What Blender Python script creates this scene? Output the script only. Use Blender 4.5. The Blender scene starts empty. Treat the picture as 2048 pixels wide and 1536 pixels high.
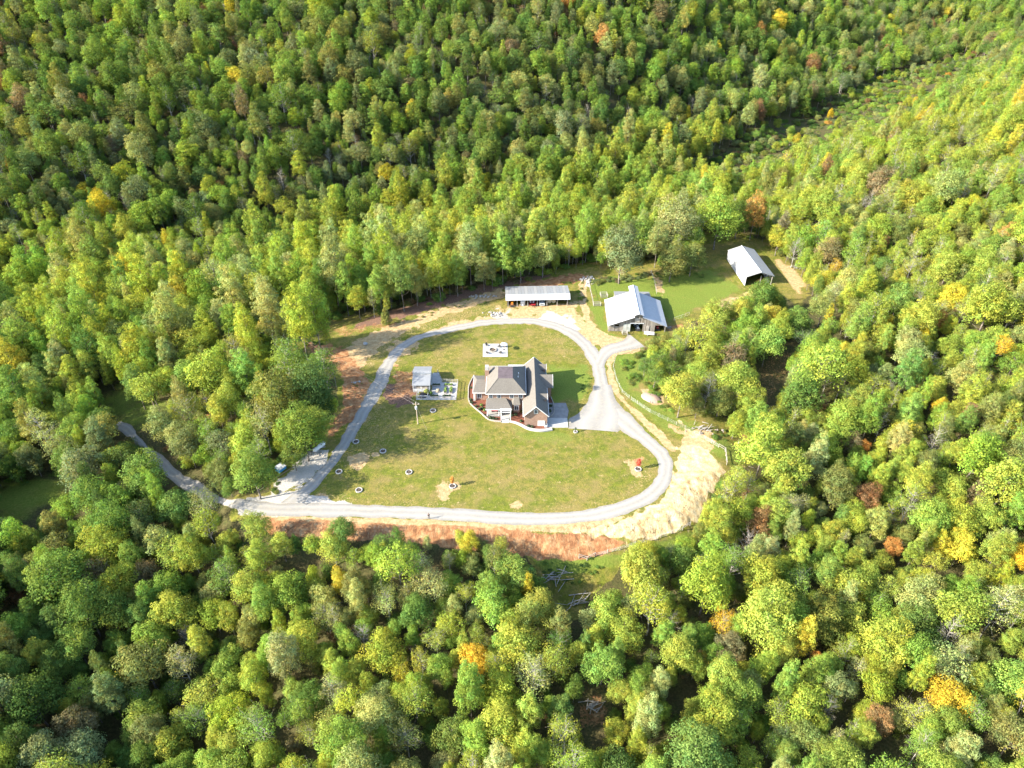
import bpy, bmesh, math, random
import numpy as np
from mathutils import Vector, Matrix

# ------------------------------------------------------------------ camera, sky, sun, exposure
scn = bpy.context.scene
COL = scn.collection
PITCH, FOC, CAMH = math.radians(36.3), 1420.0, 128.0      # pitch below the horizon, focal length in pixels of a 2048 frame, height in m
cam_d = bpy.data.cameras.new('camera')
cam_d.sensor_width = 36.0
cam_d.lens = FOC / 2048 * 36
cam_d.clip_start, cam_d.clip_end = 1.0, 6000
cam = bpy.data.objects.new('camera', cam_d)
COL.objects.link(cam)
cam.location = (0, 0, CAMH)
cam.rotation_euler = (math.pi / 2 - PITCH, 0, 0)
scn.camera = cam

SUN_EL, SUN_AZ = math.radians(28.5), math.radians(196)     # direction TO the sun, azimuth counted from +x towards +y
sun_dir = Vector((math.cos(SUN_EL) * math.cos(SUN_AZ), math.cos(SUN_EL) * math.sin(SUN_AZ), math.sin(SUN_EL)))
world = bpy.data.worlds.new('World')
scn.world = world
world.use_nodes = True
wn = world.node_tree
wn.nodes.clear()
sky = wn.nodes.new('ShaderNodeTexSky')
sky.sky_type = 'NISHITA'
sky.sun_disc = False
sky.sun_elevation = SUN_EL
sky.sun_rotation = math.radians(90) - SUN_AZ
sky.altitude = 300
bg = wn.nodes.new('ShaderNodeBackground')
bg.inputs['Strength'].default_value = 0.145
wo = wn.nodes.new('ShaderNodeOutputWorld')
wn.links.new(sky.outputs[0], bg.inputs[0])
wn.links.new(bg.outputs[0], wo.inputs[0])
sl = bpy.data.lights.new('sun', 'SUN')
sl.energy = 4.8
sl.angle = math.radians(0.6)
sl.color = (1.0, 0.92, 0.77)
so = bpy.data.objects.new('sun', sl)
COL.objects.link(so)
so.rotation_euler = (-sun_dir).to_track_quat('-Z', 'Y').to_euler()
so.location = (-200, -60, 200)
scn.view_settings.view_transform = 'Standard'
scn.view_settings.look = 'None'
scn.view_settings.exposure = 2.27
scn.view_settings.gamma = 1.0
scn.view_settings.use_curve_mapping = False
scn.cycles.max_bounces = 6
scn.cycles.diffuse_bounces = 3
scn.cycles.transmission_bounces = 3
scn.cycles.use_denoising = True

rng = np.random.default_rng(11)
random.seed(11)

# ------------------------------------------------------------------ helpers
def node_mat(name):
    m = bpy.data.materials.new(name)
    m.use_nodes = True
    nt = m.node_tree
    b = nt.nodes['Principled BSDF']
    b.inputs['Specular IOR Level'].default_value = 0.25
    return m, nt, b

def N(nt, t, **kw):
    n = nt.nodes.new(t)
    for k, v in kw.items():
        setattr(n, k, v)
    return n

def noise(nt, scale, detail=3, rough=0.55, vec=None):
    n = N(nt, 'ShaderNodeTexNoise')
    n.inputs['Scale'].default_value = scale
    n.inputs['Detail'].default_value = detail
    n.inputs['Roughness'].default_value = rough
    if vec is None:
        g = N(nt, 'ShaderNodeNewGeometry')
        vec = g.outputs['Position']
    nt.links.new(vec, n.inputs['Vector'])
    return n.outputs['Fac']

def ramp(nt, fac, stops):
    r = N(nt, 'ShaderNodeValToRGB')
    e = r.color_ramp.elements
    while len(e) < len(stops):
        e.new(0.5)
    for i, (p, c) in enumerate(stops):
        e[i].position = p
        e[i].color = (*c, 1) if len(c) == 3 else c
    nt.links.new(fac, r.inputs[0])
    return r.outputs[0]

def mix(nt, fac, a, b, mode='MIX'):
    n = N(nt, 'ShaderNodeMix', data_type='RGBA', blend_type=mode)
    for sock, val in ((n.inputs[0], fac), (n.inputs[6], a), (n.inputs[7], b)):
        if isinstance(val, (int, float)):
            sock.default_value = val
        elif isinstance(val, tuple):
            sock.default_value = (*val, 1) if len(val) == 3 else val
        else:
            nt.links.new(val, sock)
    return n.outputs[2]

def math_n(nt, op, a, b=None, c=None, clamp=False):
    n = N(nt, 'ShaderNodeMath', operation=op, use_clamp=clamp)
    for i, val in enumerate((a, b, c)):
        if val is None:
            continue
        if isinstance(val, (int, float)):
            n.inputs[i].default_value = val
        else:
            nt.links.new(val, n.inputs[i])
    return n.outputs[0]

def bump(nt, b, height, strength=0.4, dist=0.1):
    n = N(nt, 'ShaderNodeBump')
    n.inputs['Strength'].default_value = strength
    n.inputs['Distance'].default_value = dist
    nt.links.new(height, n.inputs['Height'])
    nt.links.new(n.outputs[0], b.inputs['Normal'])

def plain(name, col, rough=0.6, metal=0.0, vary=0.25, scale=2.0, spec=0.25):
    m, nt, b = node_mat(name)
    f = noise(nt, scale, 4)
    lo = tuple(c * (1 - vary) for c in col)
    hi = tuple(min(1, c * (1 + vary)) for c in col)
    nt.links.new(ramp(nt, f, [(0.3, lo), (0.7, hi)]), b.inputs['Base Color'])
    b.inputs['Roughness'].default_value = rough
    b.inputs['Metallic'].default_value = metal
    b.inputs['Specular IOR Level'].default_value = spec
    return m

class MB:
    def __init__(s):
        s.v, s.f = [], []
    def poly(s, *pts):
        i = len(s.v)
        s.v += [tuple(p) for p in pts]
        s.f.append(tuple(range(i, i + len(pts))))
        return s
    def box(s, x0, x1, y0, y1, z0, z1):
        i = len(s.v)
        s.v += [(x0, y0, z0), (x1, y0, z0), (x1, y1, z0), (x0, y1, z0), (x0, y0, z1), (x1, y0, z1), (x1, y1, z1), (x0, y1, z1)]
        s.f += [tuple(i + k for k in q) for q in ((3, 2, 1, 0), (4, 5, 6, 7), (0, 1, 5, 4), (1, 2, 6, 5), (2, 3, 7, 6), (3, 0, 4, 7))]
        return s
    def obox(s, c, size, rz=0.0, rx=0.0):
        i = len(s.v)
        M = Matrix.Translation(c) @ Matrix.Rotation(rz, 4, 'Z') @ Matrix.Rotation(rx, 4, 'X')
        a, b, d = size[0] / 2, size[1] / 2, size[2] / 2
        s.v += [tuple(M @ Vector(p)) for p in ((-a, -b, -d), (a, -b, -d), (a, b, -d), (-a, b, -d), (-a, -b, d), (a, -b, d), (a, b, d), (-a, b, d))]
        s.f += [tuple(i + k for k in q) for q in ((3, 2, 1, 0), (4, 5, 6, 7), (0, 1, 5, 4), (1, 2, 6, 5), (2, 3, 7, 6), (3, 0, 4, 7))]
        return s
    def prism(s, pts, z0, z1):
        i, n = len(s.v), len(pts)
        s.v += [(p[0], p[1], z0) for p in pts] + [(p[0], p[1], z1) for p in pts]
        s.f += [tuple(i + n - 1 - k for k in range(n)), tuple(i + n + k for k in range(n))]
        s.f += [(i + k, i + (k + 1) % n, i + n + (k + 1) % n, i + n + k) for k in range(n)]
        return s
    def slab(s, pts, t):
        i, n = len(s.v), len(pts)
        s.v += [tuple(p) for p in pts] + [(p[0], p[1], p[2] - t) for p in pts]
        s.f += [tuple(i + k for k in range(n)), tuple(i + 2 * n - 1 - k for k in range(n))]
        s.f += [(i + k, i + n + k, i + n + (k + 1) % n, i + (k + 1) % n) for k in range(n)]
        return s
    def sideprism(s, prof, x0, x1):
        """profile of (y, z) points swept along x"""
        i, n = len(s.v), len(prof)
        s.v += [(x0, p[0], p[1]) for p in prof] + [(x1, p[0], p[1]) for p in prof]
        s.f += [tuple(i + n - 1 - k for k in range(n)), tuple(i + n + k for k in range(n))]
        s.f += [(i + k, i + (k + 1) % n, i + n + (k + 1) % n, i + n + k) for k in range(n)]
        return s
    def tube(s, p, q, r0, r1=None, n=6):
        r1 = r0 if r1 is None else r1
        p, q = Vector(p), Vector(q)
        d = (q - p).normalized()
        u = d.orthogonal().normalized()
        w = d.cross(u)
        i = len(s.v)
        for c, r in ((p, r0), (q, r1)):
            for k in range(n):
                a = 2 * math.pi * k / n
                s.v.append(tuple(c + u * (r * math.cos(a)) + w * (r * math.sin(a))))
        s.f += [(i + k, i + (k + 1) % n, i + n + (k + 1) % n, i + n + k) for k in range(n)]
        s.f += [tuple(i + n - 1 - k for k in range(n)), tuple(i + n + k for k in range(n))]
        return s
    def path(s, pts, r0, r1=None, n=6):
        r1 = r0 if r1 is None else r1
        m = len(pts)
        for k in range(m - 1):
            a = r0 + (r1 - r0) * k / (m - 1)
            b = r0 + (r1 - r0) * (k + 1) / (m - 1)
            s.tube(pts[k], pts[k + 1], a, b, n)
        return s
    def lathe(s, prof, c=(0, 0, 0), n=16, axis='z'):
        i, m = len(s.v), len(prof)
        for r, h in prof:
            for k in range(n):
                a = 2 * math.pi * k / n
                p = (r * math.cos(a), r * math.sin(a), h)
                if axis == 'x':
                    p = (h, p[0], p[1])
                elif axis == 'y':
                    p = (p[0], h, p[1])
                s.v.append((c[0] + p[0], c[1] + p[1], c[2] + p[2]))
        for j in range(m - 1):
            for k in range(n):
                s.f.append((i + j * n + k, i + j * n + (k + 1) % n, i + (j + 1) * n + (k + 1) % n, i + (j + 1) * n + k))
        s.f += [tuple(i + n - 1 - k for k in range(n)), tuple(i + (m - 1) * n + k for k in range(n))]
        return s
    def ball(s, c, r, sz=1.0, n=8, jit=0.0):
        prof = [(r * math.sin(math.pi * (k + 0.3) / (n - 0.4)), -r * sz * math.cos(math.pi * (k + 0.3) / (n - 0.4))) for k in range(n)]
        i = len(s.v)
        s.lathe(prof, c, n + 2)
        if jit:
            for k in range(i, len(s.v)):
                s.v[k] = tuple(a + random.uniform(-jit, jit) * r for a in s.v[k])
        return s
    def build(s, name, mat, parent=None, smooth=False, local=False, wire=False):
        me = bpy.data.meshes.new(name)
        off = Vector((0, 0, 0)) if parent is None or local else world_loc(parent)
        me.from_pydata([(p[0] - off[0], p[1] - off[1], p[2] - off[2]) for p in s.v], [], s.f)
        bm = bmesh.new()
        bm.from_mesh(me)
        bmesh.ops.recalc_face_normals(bm, faces=bm.faces)
        bm.to_mesh(me)
        bm.free()
        if smooth:
            me.polygons.foreach_set('use_smooth', [True] * len(me.polygons))
        me.materials.append(mat)
        o = bpy.data.objects.new(name, me)
        COL.objects.link(o)
        if parent is not None:
            o.parent = parent
        return o

def world_loc(o):
    p = Vector((0, 0, 0))
    while o is not None:
        p = p + Vector(o.location)
        o = o.parent
    return p

def tag(o, label=None, cat=None, group=None, kind=None):
    if label: o['label'] = label
    if cat: o['category'] = cat
    if group: o['group'] = group
    if kind: o['kind'] = kind
    return o

def thing(name, label, cat, loc=(0, 0, 0), rz=0.0, group=None):
    o = bpy.data.objects.new(name, None)
    o.empty_display_size = 0.5
    COL.objects.link(o)
    o.location = loc
    o.rotation_euler = (0, 0, rz)
    return tag(o, label, cat, group)

def dup(root, loc, rz=0.0, label=None, scale=None):
    r = root.copy()
    COL.objects.link(r)
    r.location, r.rotation_euler = loc, (0, 0, rz)
    if label: r['label'] = label
    if scale: r.scale = scale
    for ch in list(root.children):
        c = ch.copy()
        COL.objects.link(c)
        c.parent = r
        for g in ch.children:
            d = g.copy()
            COL.objects.link(d)
            d.parent = c
    return r

# ------------------------------------------------------------------ reading positions off the photograph (build time only)
SP, CP = math.sin(PITCH), math.cos(PITCH)

def ray(px, py):
    u, v = (px - 1024) / FOC, (py - 768) / FOC
    return np.array([u, CP - v * SP, -SP - v * CP])

def at(px, py, z=0.0):
    d = ray(px, py)
    t = (z - CAMH) / d[2]
    return (d[0] * t, d[1] * t)

def project(x, y, z):
    x, y, z = np.asarray(x, float), np.asarray(y, float), np.asarray(z, float) - CAMH
    dep = np.maximum(y * CP - z * SP, 0.5)
    up = y * SP + z * CP
    return 1024 + FOC * x / dep, 768 - FOC * up / dep, dep

def sdf(poly, x, y):
    """signed distance to a polygon, positive inside"""
    P = np.asarray(poly, float)
    x, y = np.asarray(x, float), np.asarray(y, float)
    best = np.full(x.shape, 1e18)
    ins = np.zeros(x.shape, bool)
    for (ax, ay), (bx, by) in zip(P, np.roll(P, -1, 0)):
        dx, dy = bx - ax, by - ay
        t = np.clip(((x - ax) * dx + (y - ay) * dy) / (dx * dx + dy * dy + 1e-9), 0, 1)
        best = np.minimum(best, (x - ax - t * dx) ** 2 + (y - ay - t * dy) ** 2)
        if ay != by:
            c = ((ay > y) != (by > y)) & (x < (bx - ax) * (y - ay) / (by - ay) + ax)
            ins ^= c
    return np.where(ins, 1, -1) * np.sqrt(best)

def sstep(a, b, x):
    t = np.clip((x - a) / (b - a), 0, 1)
    return t * t * (3 - 2 * t)

def vnoise(x, y, s, seed=0):
    """smooth value noise in 0..1"""
    x, y = np.asarray(x, float) / s + seed * 17.3, np.asarray(y, float) / s + seed * 9.1
    i, j = np.floor(x), np.floor(y)
    fx, fy = x - i, y - j
    fx, fy = fx * fx * (3 - 2 * fx), fy * fy * (3 - 2 * fy)
    def hsh(a, b):
        v = np.sin(a * 127.1 + b * 311.7 + seed * 74.7) * 43758.5453
        return v - np.floor(v)
    return (hsh(i, j) * (1 - fx) + hsh(i + 1, j) * fx) * (1 - fy) + (hsh(i, j + 1) * (1 - fx) + hsh(i + 1, j + 1) * fx) * fy
# ------------------------------------------------------------------ terrain
PLATEAU_PX = [(530,1040),(600,1046),(720,1050),(850,1052),(1000,1058),(1120,1058),(1250,1050),(1340,1020),(1390,960),(1440,900),(1400,845),(1330,800),(1310,740),
              (1340,690),(1400,640),(1480,610),(1620,610),(1620,530),(1540,470),(1450,455),(1400,520),(1180,540),(1000,575),(800,640),(640,685),(600,680),(690,740),(680,830),(640,890),(560,960),(500,1000)]
PLATEAU = [at(*p) for p in PLATEAU_PX]
CTRL = np.array([
 (-90,230,-8),(-40,268,-8),(0,278,-8),(50,288,-6),(95,292,-4),(135,315,-6),(-130,215,-8),
 (-220,245,-16),(-140,280,-20),(-60,308,-22),(0,328,-22),(70,352,-20),(130,400,-18),(200,480,-16),(300,580,-14),(430,720,-12),
 (-220,335,8),(-120,372,12),(-20,402,10),(60,440,10),(140,520,12),(240,650,14),(340,760,14),
 (-280,450,42),(-150,480,46),(0,500,46),(100,560,48),(200,700,52),(-100,560,70),(-300,650,95),(0,700,98),(250,900,98),(-420,420,50),
 (150,300,8),(130,240,6),(122,190,4),(112,150,2),(180,250,22),(190,180,22),(180,350,12),(250,420,14),(260,330,34),(330,480,20),(340,400,45),(260,200,45),(430,570,30),(520,610,50),(560,760,20),(700,900,70),
 (0,96,-10),(-35,98,-9),(35,98,-9),(62,118,-6),(85,138,-3),(0,60,-14),(50,60,-11),(95,80,-6),(105,112,-2),(0,20,-18),(100,20,-10),(-30,60,-16),(160,100,8),(150,40,2),
 (-104,160,-6),(-88,145,-5),(-70,133,-3),(-60,160,-1),(-75,180,-3),
 (-66,84,-19),(-78,60,-21),(-62,104,-12),(-104,84,-11),(-125,108,-9),(-135,138,-11),(-150,170,-9),(-160,210,-9),(-115,58,-3),(-155,90,5),(-170,60,12),(-200,140,6),
 (-700,300,60),(700,200,110),(-450,-80,20),(450,-80,10),(0,-150,-20),(0,1100,140),(-600,1000,140),(700,1200,140),(-1500,500,120),(1500,500,140),(0,2500,160),(0,-1200,20)], float)

def _tps_fit():
    P = CTRL[:, :2] / 100
    d = np.linalg.norm(P[:, None] - P[None], axis=2)
    K = np.where(d > 0, d * d * np.log(d + 1e-12), 0)
    K[np.diag_indices(len(P))] += 0.02
    A = np.block([[K, np.c_[np.ones(len(P)), P]], [np.c_[np.ones(len(P)), P].T, np.zeros((3, 3))]])
    return np.linalg.solve(A, np.r_[CTRL[:, 2], 0, 0, 0])
_W = _tps_fit()

def hills(x, y):
    x, y = np.asarray(x, float), np.asarray(y, float)
    X, Y = x / 100, y / 100
    z = _W[-3] + _W[-2] * X + _W[-1] * Y
    for (cx, cy, _), w in zip(CTRL, _W):
        d2 = (X - cx / 100) ** 2 + (Y - cy / 100) ** 2
        z = z + w * 0.5 * d2 * np.log(d2 + 1e-12)
    return z

BANK_PX = [(500,1040),(720,1049),(860,1052),(1000,1057),(1130,1056),(1250,1046),(1340,1010),(1380,960),(1450,940),(1440,990),(1390,1060),(1250,1105),(1150,1120),(1000,1105),(860,1085),(700,1075),(520,1060)]

def height(x, y, fine=True):
    x, y = np.asarray(x, float), np.asarray(y, float)
    d = -sdf(PLATEAU, x, y)                       # metres outside the levelled ground
    w = sstep(0.0, 15.0, d)
    z = hills(x, y) * w
    r = np.hypot(x, y - 170)
    z = z + w * ((vnoise(x, y, 38, 3) - 0.5) * 7 * sstep(60, 200, r) + (vnoise(x, y, 9, 5) - 0.5) * 1.2)
    z = z + (1 - w) * ((vnoise(x, y, 14, 7) - 0.5) * 0.25 + (vnoise(x, y, 5, 8) - 0.5) * 0.10) * sstep(0, 6, np.abs(x - 1) - 18 + 0 * y)
    return z

def ground_px(px, py):
    """where the line of sight through a pixel meets the ground"""
    d = ray(px, py)
    z = 0.0
    for _ in range(25):
        t = (z - CAMH) / d[2]
        z = 0.5 * z + 0.5 * float(height(d[0] * t, d[1] * t))
    t = (z - CAMH) / d[2]
    return (d[0] * t, d[1] * t, z)

def H1(x, y):
    return float(height(x, y))

# outlines of the open ground as the photograph shows it
OPEN_PX = [(470,1030),(500,1026),(545,1038),(590,1046),(640,1038),(665,1024),(700,1022),(715,1040),(745,1048),(800,1040),(830,1056),(860,1080),(905,1064),(930,1052),(960,1056),(980,1070),(1000,1062),(1030,1080),(1050,1098),(1075,1130),
 (1090,1160),(1110,1200),(1150,1230),(1165,1200),(1200,1165),(1240,1120),(1260,1085),(1310,1075),(1370,1060),(1395,1030),(1402,1000),(1420,970),(1450,945),(1475,930),(1500,915),(1490,880),(1460,852),(1420,838),(1385,828),
 (1336,808),(1312,778),(1276,738),(1278,708),(1305,682),(1338,665),(1370,640),(1400,620),(1430,600),(1470,590),(1490,575),(1545,560),(1575,585),(1595,600),(1612,572),(1592,545),(1552,520),(1532,490),(1480,478),(1450,468),(1420,465),
 (1405,490),(1415,540),(1320,550),(1300,530),(1200,540),(1180,533),(1100,553),(1050,572),(1000,580),(900,605),(830,625),(770,636),(715,642),(690,640),(668,646),(640,655),(610,660),(570,660),(562,676),(600,690),(640,700),(680,730),(685,760),(687,790),
 (677,830),(657,860),(657,880),(632,902),(572,942),(552,962),(557,988),(520,1002),(480,1000)]
DRIVE_PX = [(258,862),(280,862),(300,893),(330,911),(361,942),(402,962),(463,996),(520,1000),(500,1032),(470,1022),(378,985),(342,964),(308,930),(286,903)]
MEADOW_PX = [(-12,988),(0,985),(60,967),(120,962),(128,988),(60,1015),(0,1032),(-12,1036)]
TRACK_PX = [(190,806),(240,784),(300,806),(330,815),(290,845),(240,838)]
GAP_PX = [(1508,790),(1530,730),(1575,702),(1562,760),(1540,800)]
HOLE_PX = [(1160,1402),(1200,1395),(1215,1420),(1205,1452),(1168,1450)]
HOLE2_PX = [(1740,1500),(1775,1480),(1790,1500),(1770,1520),(1740,1518)]
PATH2_PX = [(1580,600),(1618,600),(1640,640),(1600,655)]
STRIP_PX = [(1390,330),(1440,275),(1520,225),(1650,185),(1780,125),(1960,85),(1990,108),(1900,170),(1800,225),(1680,270),(1560,300),(1460,335)]
# ------------------------------------------------------------------ ground sheet
def axis_pts(lo, a, b, hi, fine, coarse_growth=1.16):
    mid = list(np.arange(a, b + 1e-6, fine))
    right, s = [], fine
    p = b
    while p < hi:
        s = min(s * coarse_growth, 90)
        p += s
        right.append(p)
    left, s, p = [], fine, a
    while p > lo:
        s = min(s * coarse_growth, 90)
        p -= s
        left.append(p)
    return np.array(left[::-1] + mid + right)

gx = axis_pts(-1300, -84, 92, 1300, 0.47)
gy = axis_pts(-500, 92, 246, 1700, 0.47)
GX, GY = np.meshgrid(gx, gy)
GXf, GYf = GX.ravel(), GY.ravel()
GZf = height(GXf, GYf)
near = (np.abs(GXf) < 160) & (GYf > 70) & (GYf < 310)
qx, qy, _ = project(GXf, GYf, GZf)

def pxmask(poly, soft=5.0, grow=0.0, jag=6.0):
    out = np.zeros(len(GXf))
    n = (vnoise(GXf[near], GYf[near], 2.2, 21) - 0.5) * jag * 2 + (vnoise(GXf[near], GYf[near], 0.9, 22) - 0.5) * jag
    out[near] = sstep(-soft, soft, sdf(poly, qx[near], qy[near]) + grow + n)
    return out

# erosion gullies running down the cut bank
bank = pxmask(BANK_PX, 6, 0, 0)
gul = np.abs(vnoise(GXf * 0.9 + GYf * 0.35 + 1.6 * vnoise(GXf, GYf, 3, 36), GYf * 0.16, 1.25, 31) - 0.5) * 2
gul2 = np.abs(vnoise(GXf * 1.7 + GYf * 0.4, GYf * 0.2, 1.5, 33) - 0.5) * 2
GZf = GZf - bank * (sstep(0.30, 0.0, gul) * 0.20 + sstep(0.30, 0.0, gul2) * 0.16 + (vnoise(GXf, GYf, 1.1, 35) - .5) * .22)

verts = np.c_[GXf, GYf, GZf]
ny, nx = GX.shape
ii = (np.arange(ny - 1)[:, None] * nx + np.arange(nx - 1)[None]).ravel()
faces = np.c_[ii, ii + 1, ii + nx + 1, ii + nx]
gme = bpy.data.meshes.new('ground')
gme.vertices.add(len(verts)); gme.vertices.foreach_set('co', verts.ravel())
gme.loops.add(faces.size); gme.loops.foreach_set('vertex_index', faces.ravel())
gme.polygons.add(len(faces)); gme.polygons.foreach_set('loop_start', np.arange(0, faces.size, 4)); gme.polygons.foreach_set('loop_total', np.full(len(faces), 4))
gme.update(calc_edges=True)
gme.polygons.foreach_set('use_smooth', [True] * len(faces))

def attr(name, r, g, b, a):
    at_ = gme.attributes.new(name, 'FLOAT_COLOR', 'POINT')
    at_.data.foreach_set('color', np.c_[r, g, b, a].astype(np.float32).ravel())

def mx(*a):
    o = a[0]
    for k in a[1:]:
        o = np.maximum(o, k)
    return o

lawn = mx(pxmask(OPEN_PX, 6, 12, 4), pxmask(MEADOW_PX, 5, 10), pxmask(STRIP_PX, 5, 25))
tan = mx(
 pxmask([(860,668),(880,655),(940,640),(1010,632),(1070,632),(1110,640),(1090,648),(1000,636),(930,650)], 6, 3),
 pxmask([(1090,606),(1150,606),(1165,640),(1195,690),(1180,690),(1140,650),(1080,632),(1000,630),(1000,618)], 8, 2, 8) * 0.9,
 pxmask([(1160,560),(1176,550),(1172,600),(1180,640),(1200,660),(1230,676),(1260,680),(1225,692),(1205,698),(1186,676),(1168,640),(1160,605)], 4, 1, 3),
 pxmask([(1100,625),(1160,628),(1200,690),(1180,690),(1130,648),(1090,636)], 5, 2, 5),
 pxmask([(1290,700),(1262,692),(1228,702),(1215,722),(1214,742),(1222,775),(1233,792),(1256,816),(1286,848),(1320,880),(1342,900),(1352,905),(1330,868),(1290,836),(1262,812),(1243,790),(1228,760),(1222,728),(1235,708)], 3, 0.5, 3),
 pxmask([(690,738),(715,700),(740,668),(800,648),(860,626),(960,594),(1000,582),(1010,590),(900,624),(820,656),(770,682),(735,715),(712,740)], 5, 3, 5) * 1.2,
 pxmask([(700,790),(745,800),(800,840),(790,880),(740,930),(690,950),(670,940),(700,870)], 6, 0, 8) * 0.33,
 pxmask([(650,985),(760,998),(900,1004),(1000,1012),(1140,1012),(1250,985),(1290,940),(1300,920),(1312,935),(1300,965),(1240,1000),(1140,1023),(1000,1022),(780,1010),(640,1004)], 6, 0, 6) * 0.36,
 pxmask([(1080,652),(1130,665),(1165,700),(1175,720),(1130,720),(1080,690)], 7, 0, 8) * 0.34,
 pxmask([(840,690),(960,665),(975,700),(900,730),(840,740)], 8, 0, 8) * 0.28,
 pxmask([(700,690),(760,665),(850,635),(960,600),(1005,600),(1005,632),(900,648),(820,672),(780,700),(760,730),(735,730)], 6, 0, 8) * 0.40,
 pxmask([(1000,612),(1160,606),(1165,640),(1090,634),(1000,632)], 6, 0, 8) * 0.4,
 pxmask([(660,700),(690,700),(720,680),(760,662),(760,676),(720,706),(690,735),(672,725)], 5, 2, 5),
 pxmask([(500,1030),(720,1036),(860,1040),(1000,1048),(1130,1048),(1250,1032),(1200,1064),(1100,1064),(1000,1062),(860,1052),(720,1050),(530,1044)], 5, 1, 3),
 pxmask([(770,690),(830,674),(850,690),(800,712),(778,740),(770,730)], 6, 0, 9) * 0.8,
 pxmask([(1540,515),(1560,520),(1594,545),(1612,572),(1600,590),(1578,566),(1556,535)], 3, -1, 4),
 pxmask([(1430,605),(1500,585),(1520,590),(1450,625)], 4, 1, 4),
 pxmask([(1310,545),(1330,560),(1325,590),(1312,585)], 4, 0, 5) * 0.8,
 pxmask([(1340,850),(1400,860),(1440,875),(1420,905),(1370,890)], 6, 0, 10) * 0.8,
 pxmask([(870,965),(895,955),(920,968),(905,985),(885,1000),(870,985)], 6, -2, 9) * 0.7,
 pxmask([(1248,925),(1268,918),(1290,935),(1280,952),(1258,950)], 6, 0, 8) * 0.7,
 pxmask([(697,915),(720,905),(737,912),(733,930),(715,940),(700,930)], 3, 1, 3),
 pxmask([(742,905),(760,902),(760,912),(745,914)], 3, 0, 3),
 pxmask([(1010,1010),(1040,1003),(1045,1012),(1020,1020)], 4, 0, 6) * 0.7,
 pxmask([(595,1010),(640,985),(660,1000),(655,1010)], 4, 1, 4),
 pxmask([(760,820),(860,850),(960,880),(1100,880),(1240,880),(1295,925),(1240,980),(1000,1000),(760,985),(690,960),(760,900)], 8, 0, 8) * 0.17,
 pxmask([(1283,780),(1305,778),(1325,792),(1328,806),(1305,810),(1295,800)], 3, 1, 2),
)
red = mx(
 pxmask([(680,735),(705,720),(735,760),(728,800),(715,835),(690,850),(660,872),(652,890),(662,850),(688,815),(690,780)], 6, 1, 6),
 pxmask([(615,690),(650,690),(690,700),(705,725),(720,745),(690,745),(660,715),(625,702)], 5, 2, 5),
 pxmask([(700,758),(745,762),(735,800),(720,800)], 5, -3, 6) * 0.7,
 pxmask([(790,735),(830,745),(822,790),(800,800),(775,800),(785,765)], 5, 0, 8) * 0.6,
 pxmask([(530,1040),(720,1051),(860,1054),(1000,1060),(1100,1070),(1200,1070),(1250,1085),(1200,1110),(1130,1118),(1050,1110),(950,1095),(850,1085),(700,1075),(540,1065)], 5, 4, 4),
 pxmask([(1040,570),(1110,556),(1165,548),(1178,560),(1130,566),(1090,576),(1040,582)], 3, 1, 4),
 pxmask([(640,655),(720,650),(800,640),(840,630),(840,640),(760,660),(690,675)], 4, -2, 6) * 0.5,
 pxmask([(1330,648),(1365,648),(1370,660),(1335,662)], 3, 0, 4) * 0.6,
 pxmask([(1475,868),(1505,868),(1510,890),(1490,885)], 3, 0, 4) * 0.8,
 pxmask([(1265,918),(1285,915),(1288,935),(1270,936)], 3, 0, 4) * 0.7,
 pxmask([(1500,790),(1530,720),(1580,700),(1560,770),(1535,810)], 5, 4, 6) * 0.4,
 pxmask([(330,780),(400,770),(430,800),(420,860),(390,830)], 6, 0, 8) * 0.6,
 pxmask(HOLE_PX, 4, 6, 4) * 0.5,
)
sand = mx(
 pxmask([(1325,1000),(1348,960),(1350,920),(1360,900),(1400,890),(1440,930),(1450,945),(1420,985),(1400,1030),(1370,1055),(1300,1080),(1240,1080),(1180,1068),(1150,1062),(1240,1045)], 7, 1, 7),
 pxmask([(1350,830),(1380,850),(1440,895),(1400,890),(1360,862)], 4, -3, 6) * 0.6,
)
spill = mx(
 pxmask([(1095,625),(1140,632),(1165,660),(1150,662),(1110,648),(1080,640)], 5, 0, 6) * 0.8,
 pxmask([(1170,560),(1185,552),(1180,575),(1168,575)], 3, 0, 3),
 pxmask([(980,622),(1020,618),(1020,636),(985,638)], 4, 0, 6) * 0.6,
 pxmask([(560,955),(620,905),(660,900),(650,930),(610,965),(540,995)], 5, 2, 7) * 0.8,
 pxmask([(500,1000),(600,985),(650,1000),(700,1012),(560,1030),(480,1025)], 6, 4, 4),
)
dark = mx(
 pxmask([(772,768),(800,760),(830,770),(826,800),(800,812),(770,800)], 4, -1, 7),
 pxmask([(850,600),(960,575),(1060,553),(1100,548),(1080,560),(960,590),(860,620),(760,648),(700,660),(740,636)], 5, 1, 5) * 0.9,  # brown rear track, with the tree shade over it put into the colour
)
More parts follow.
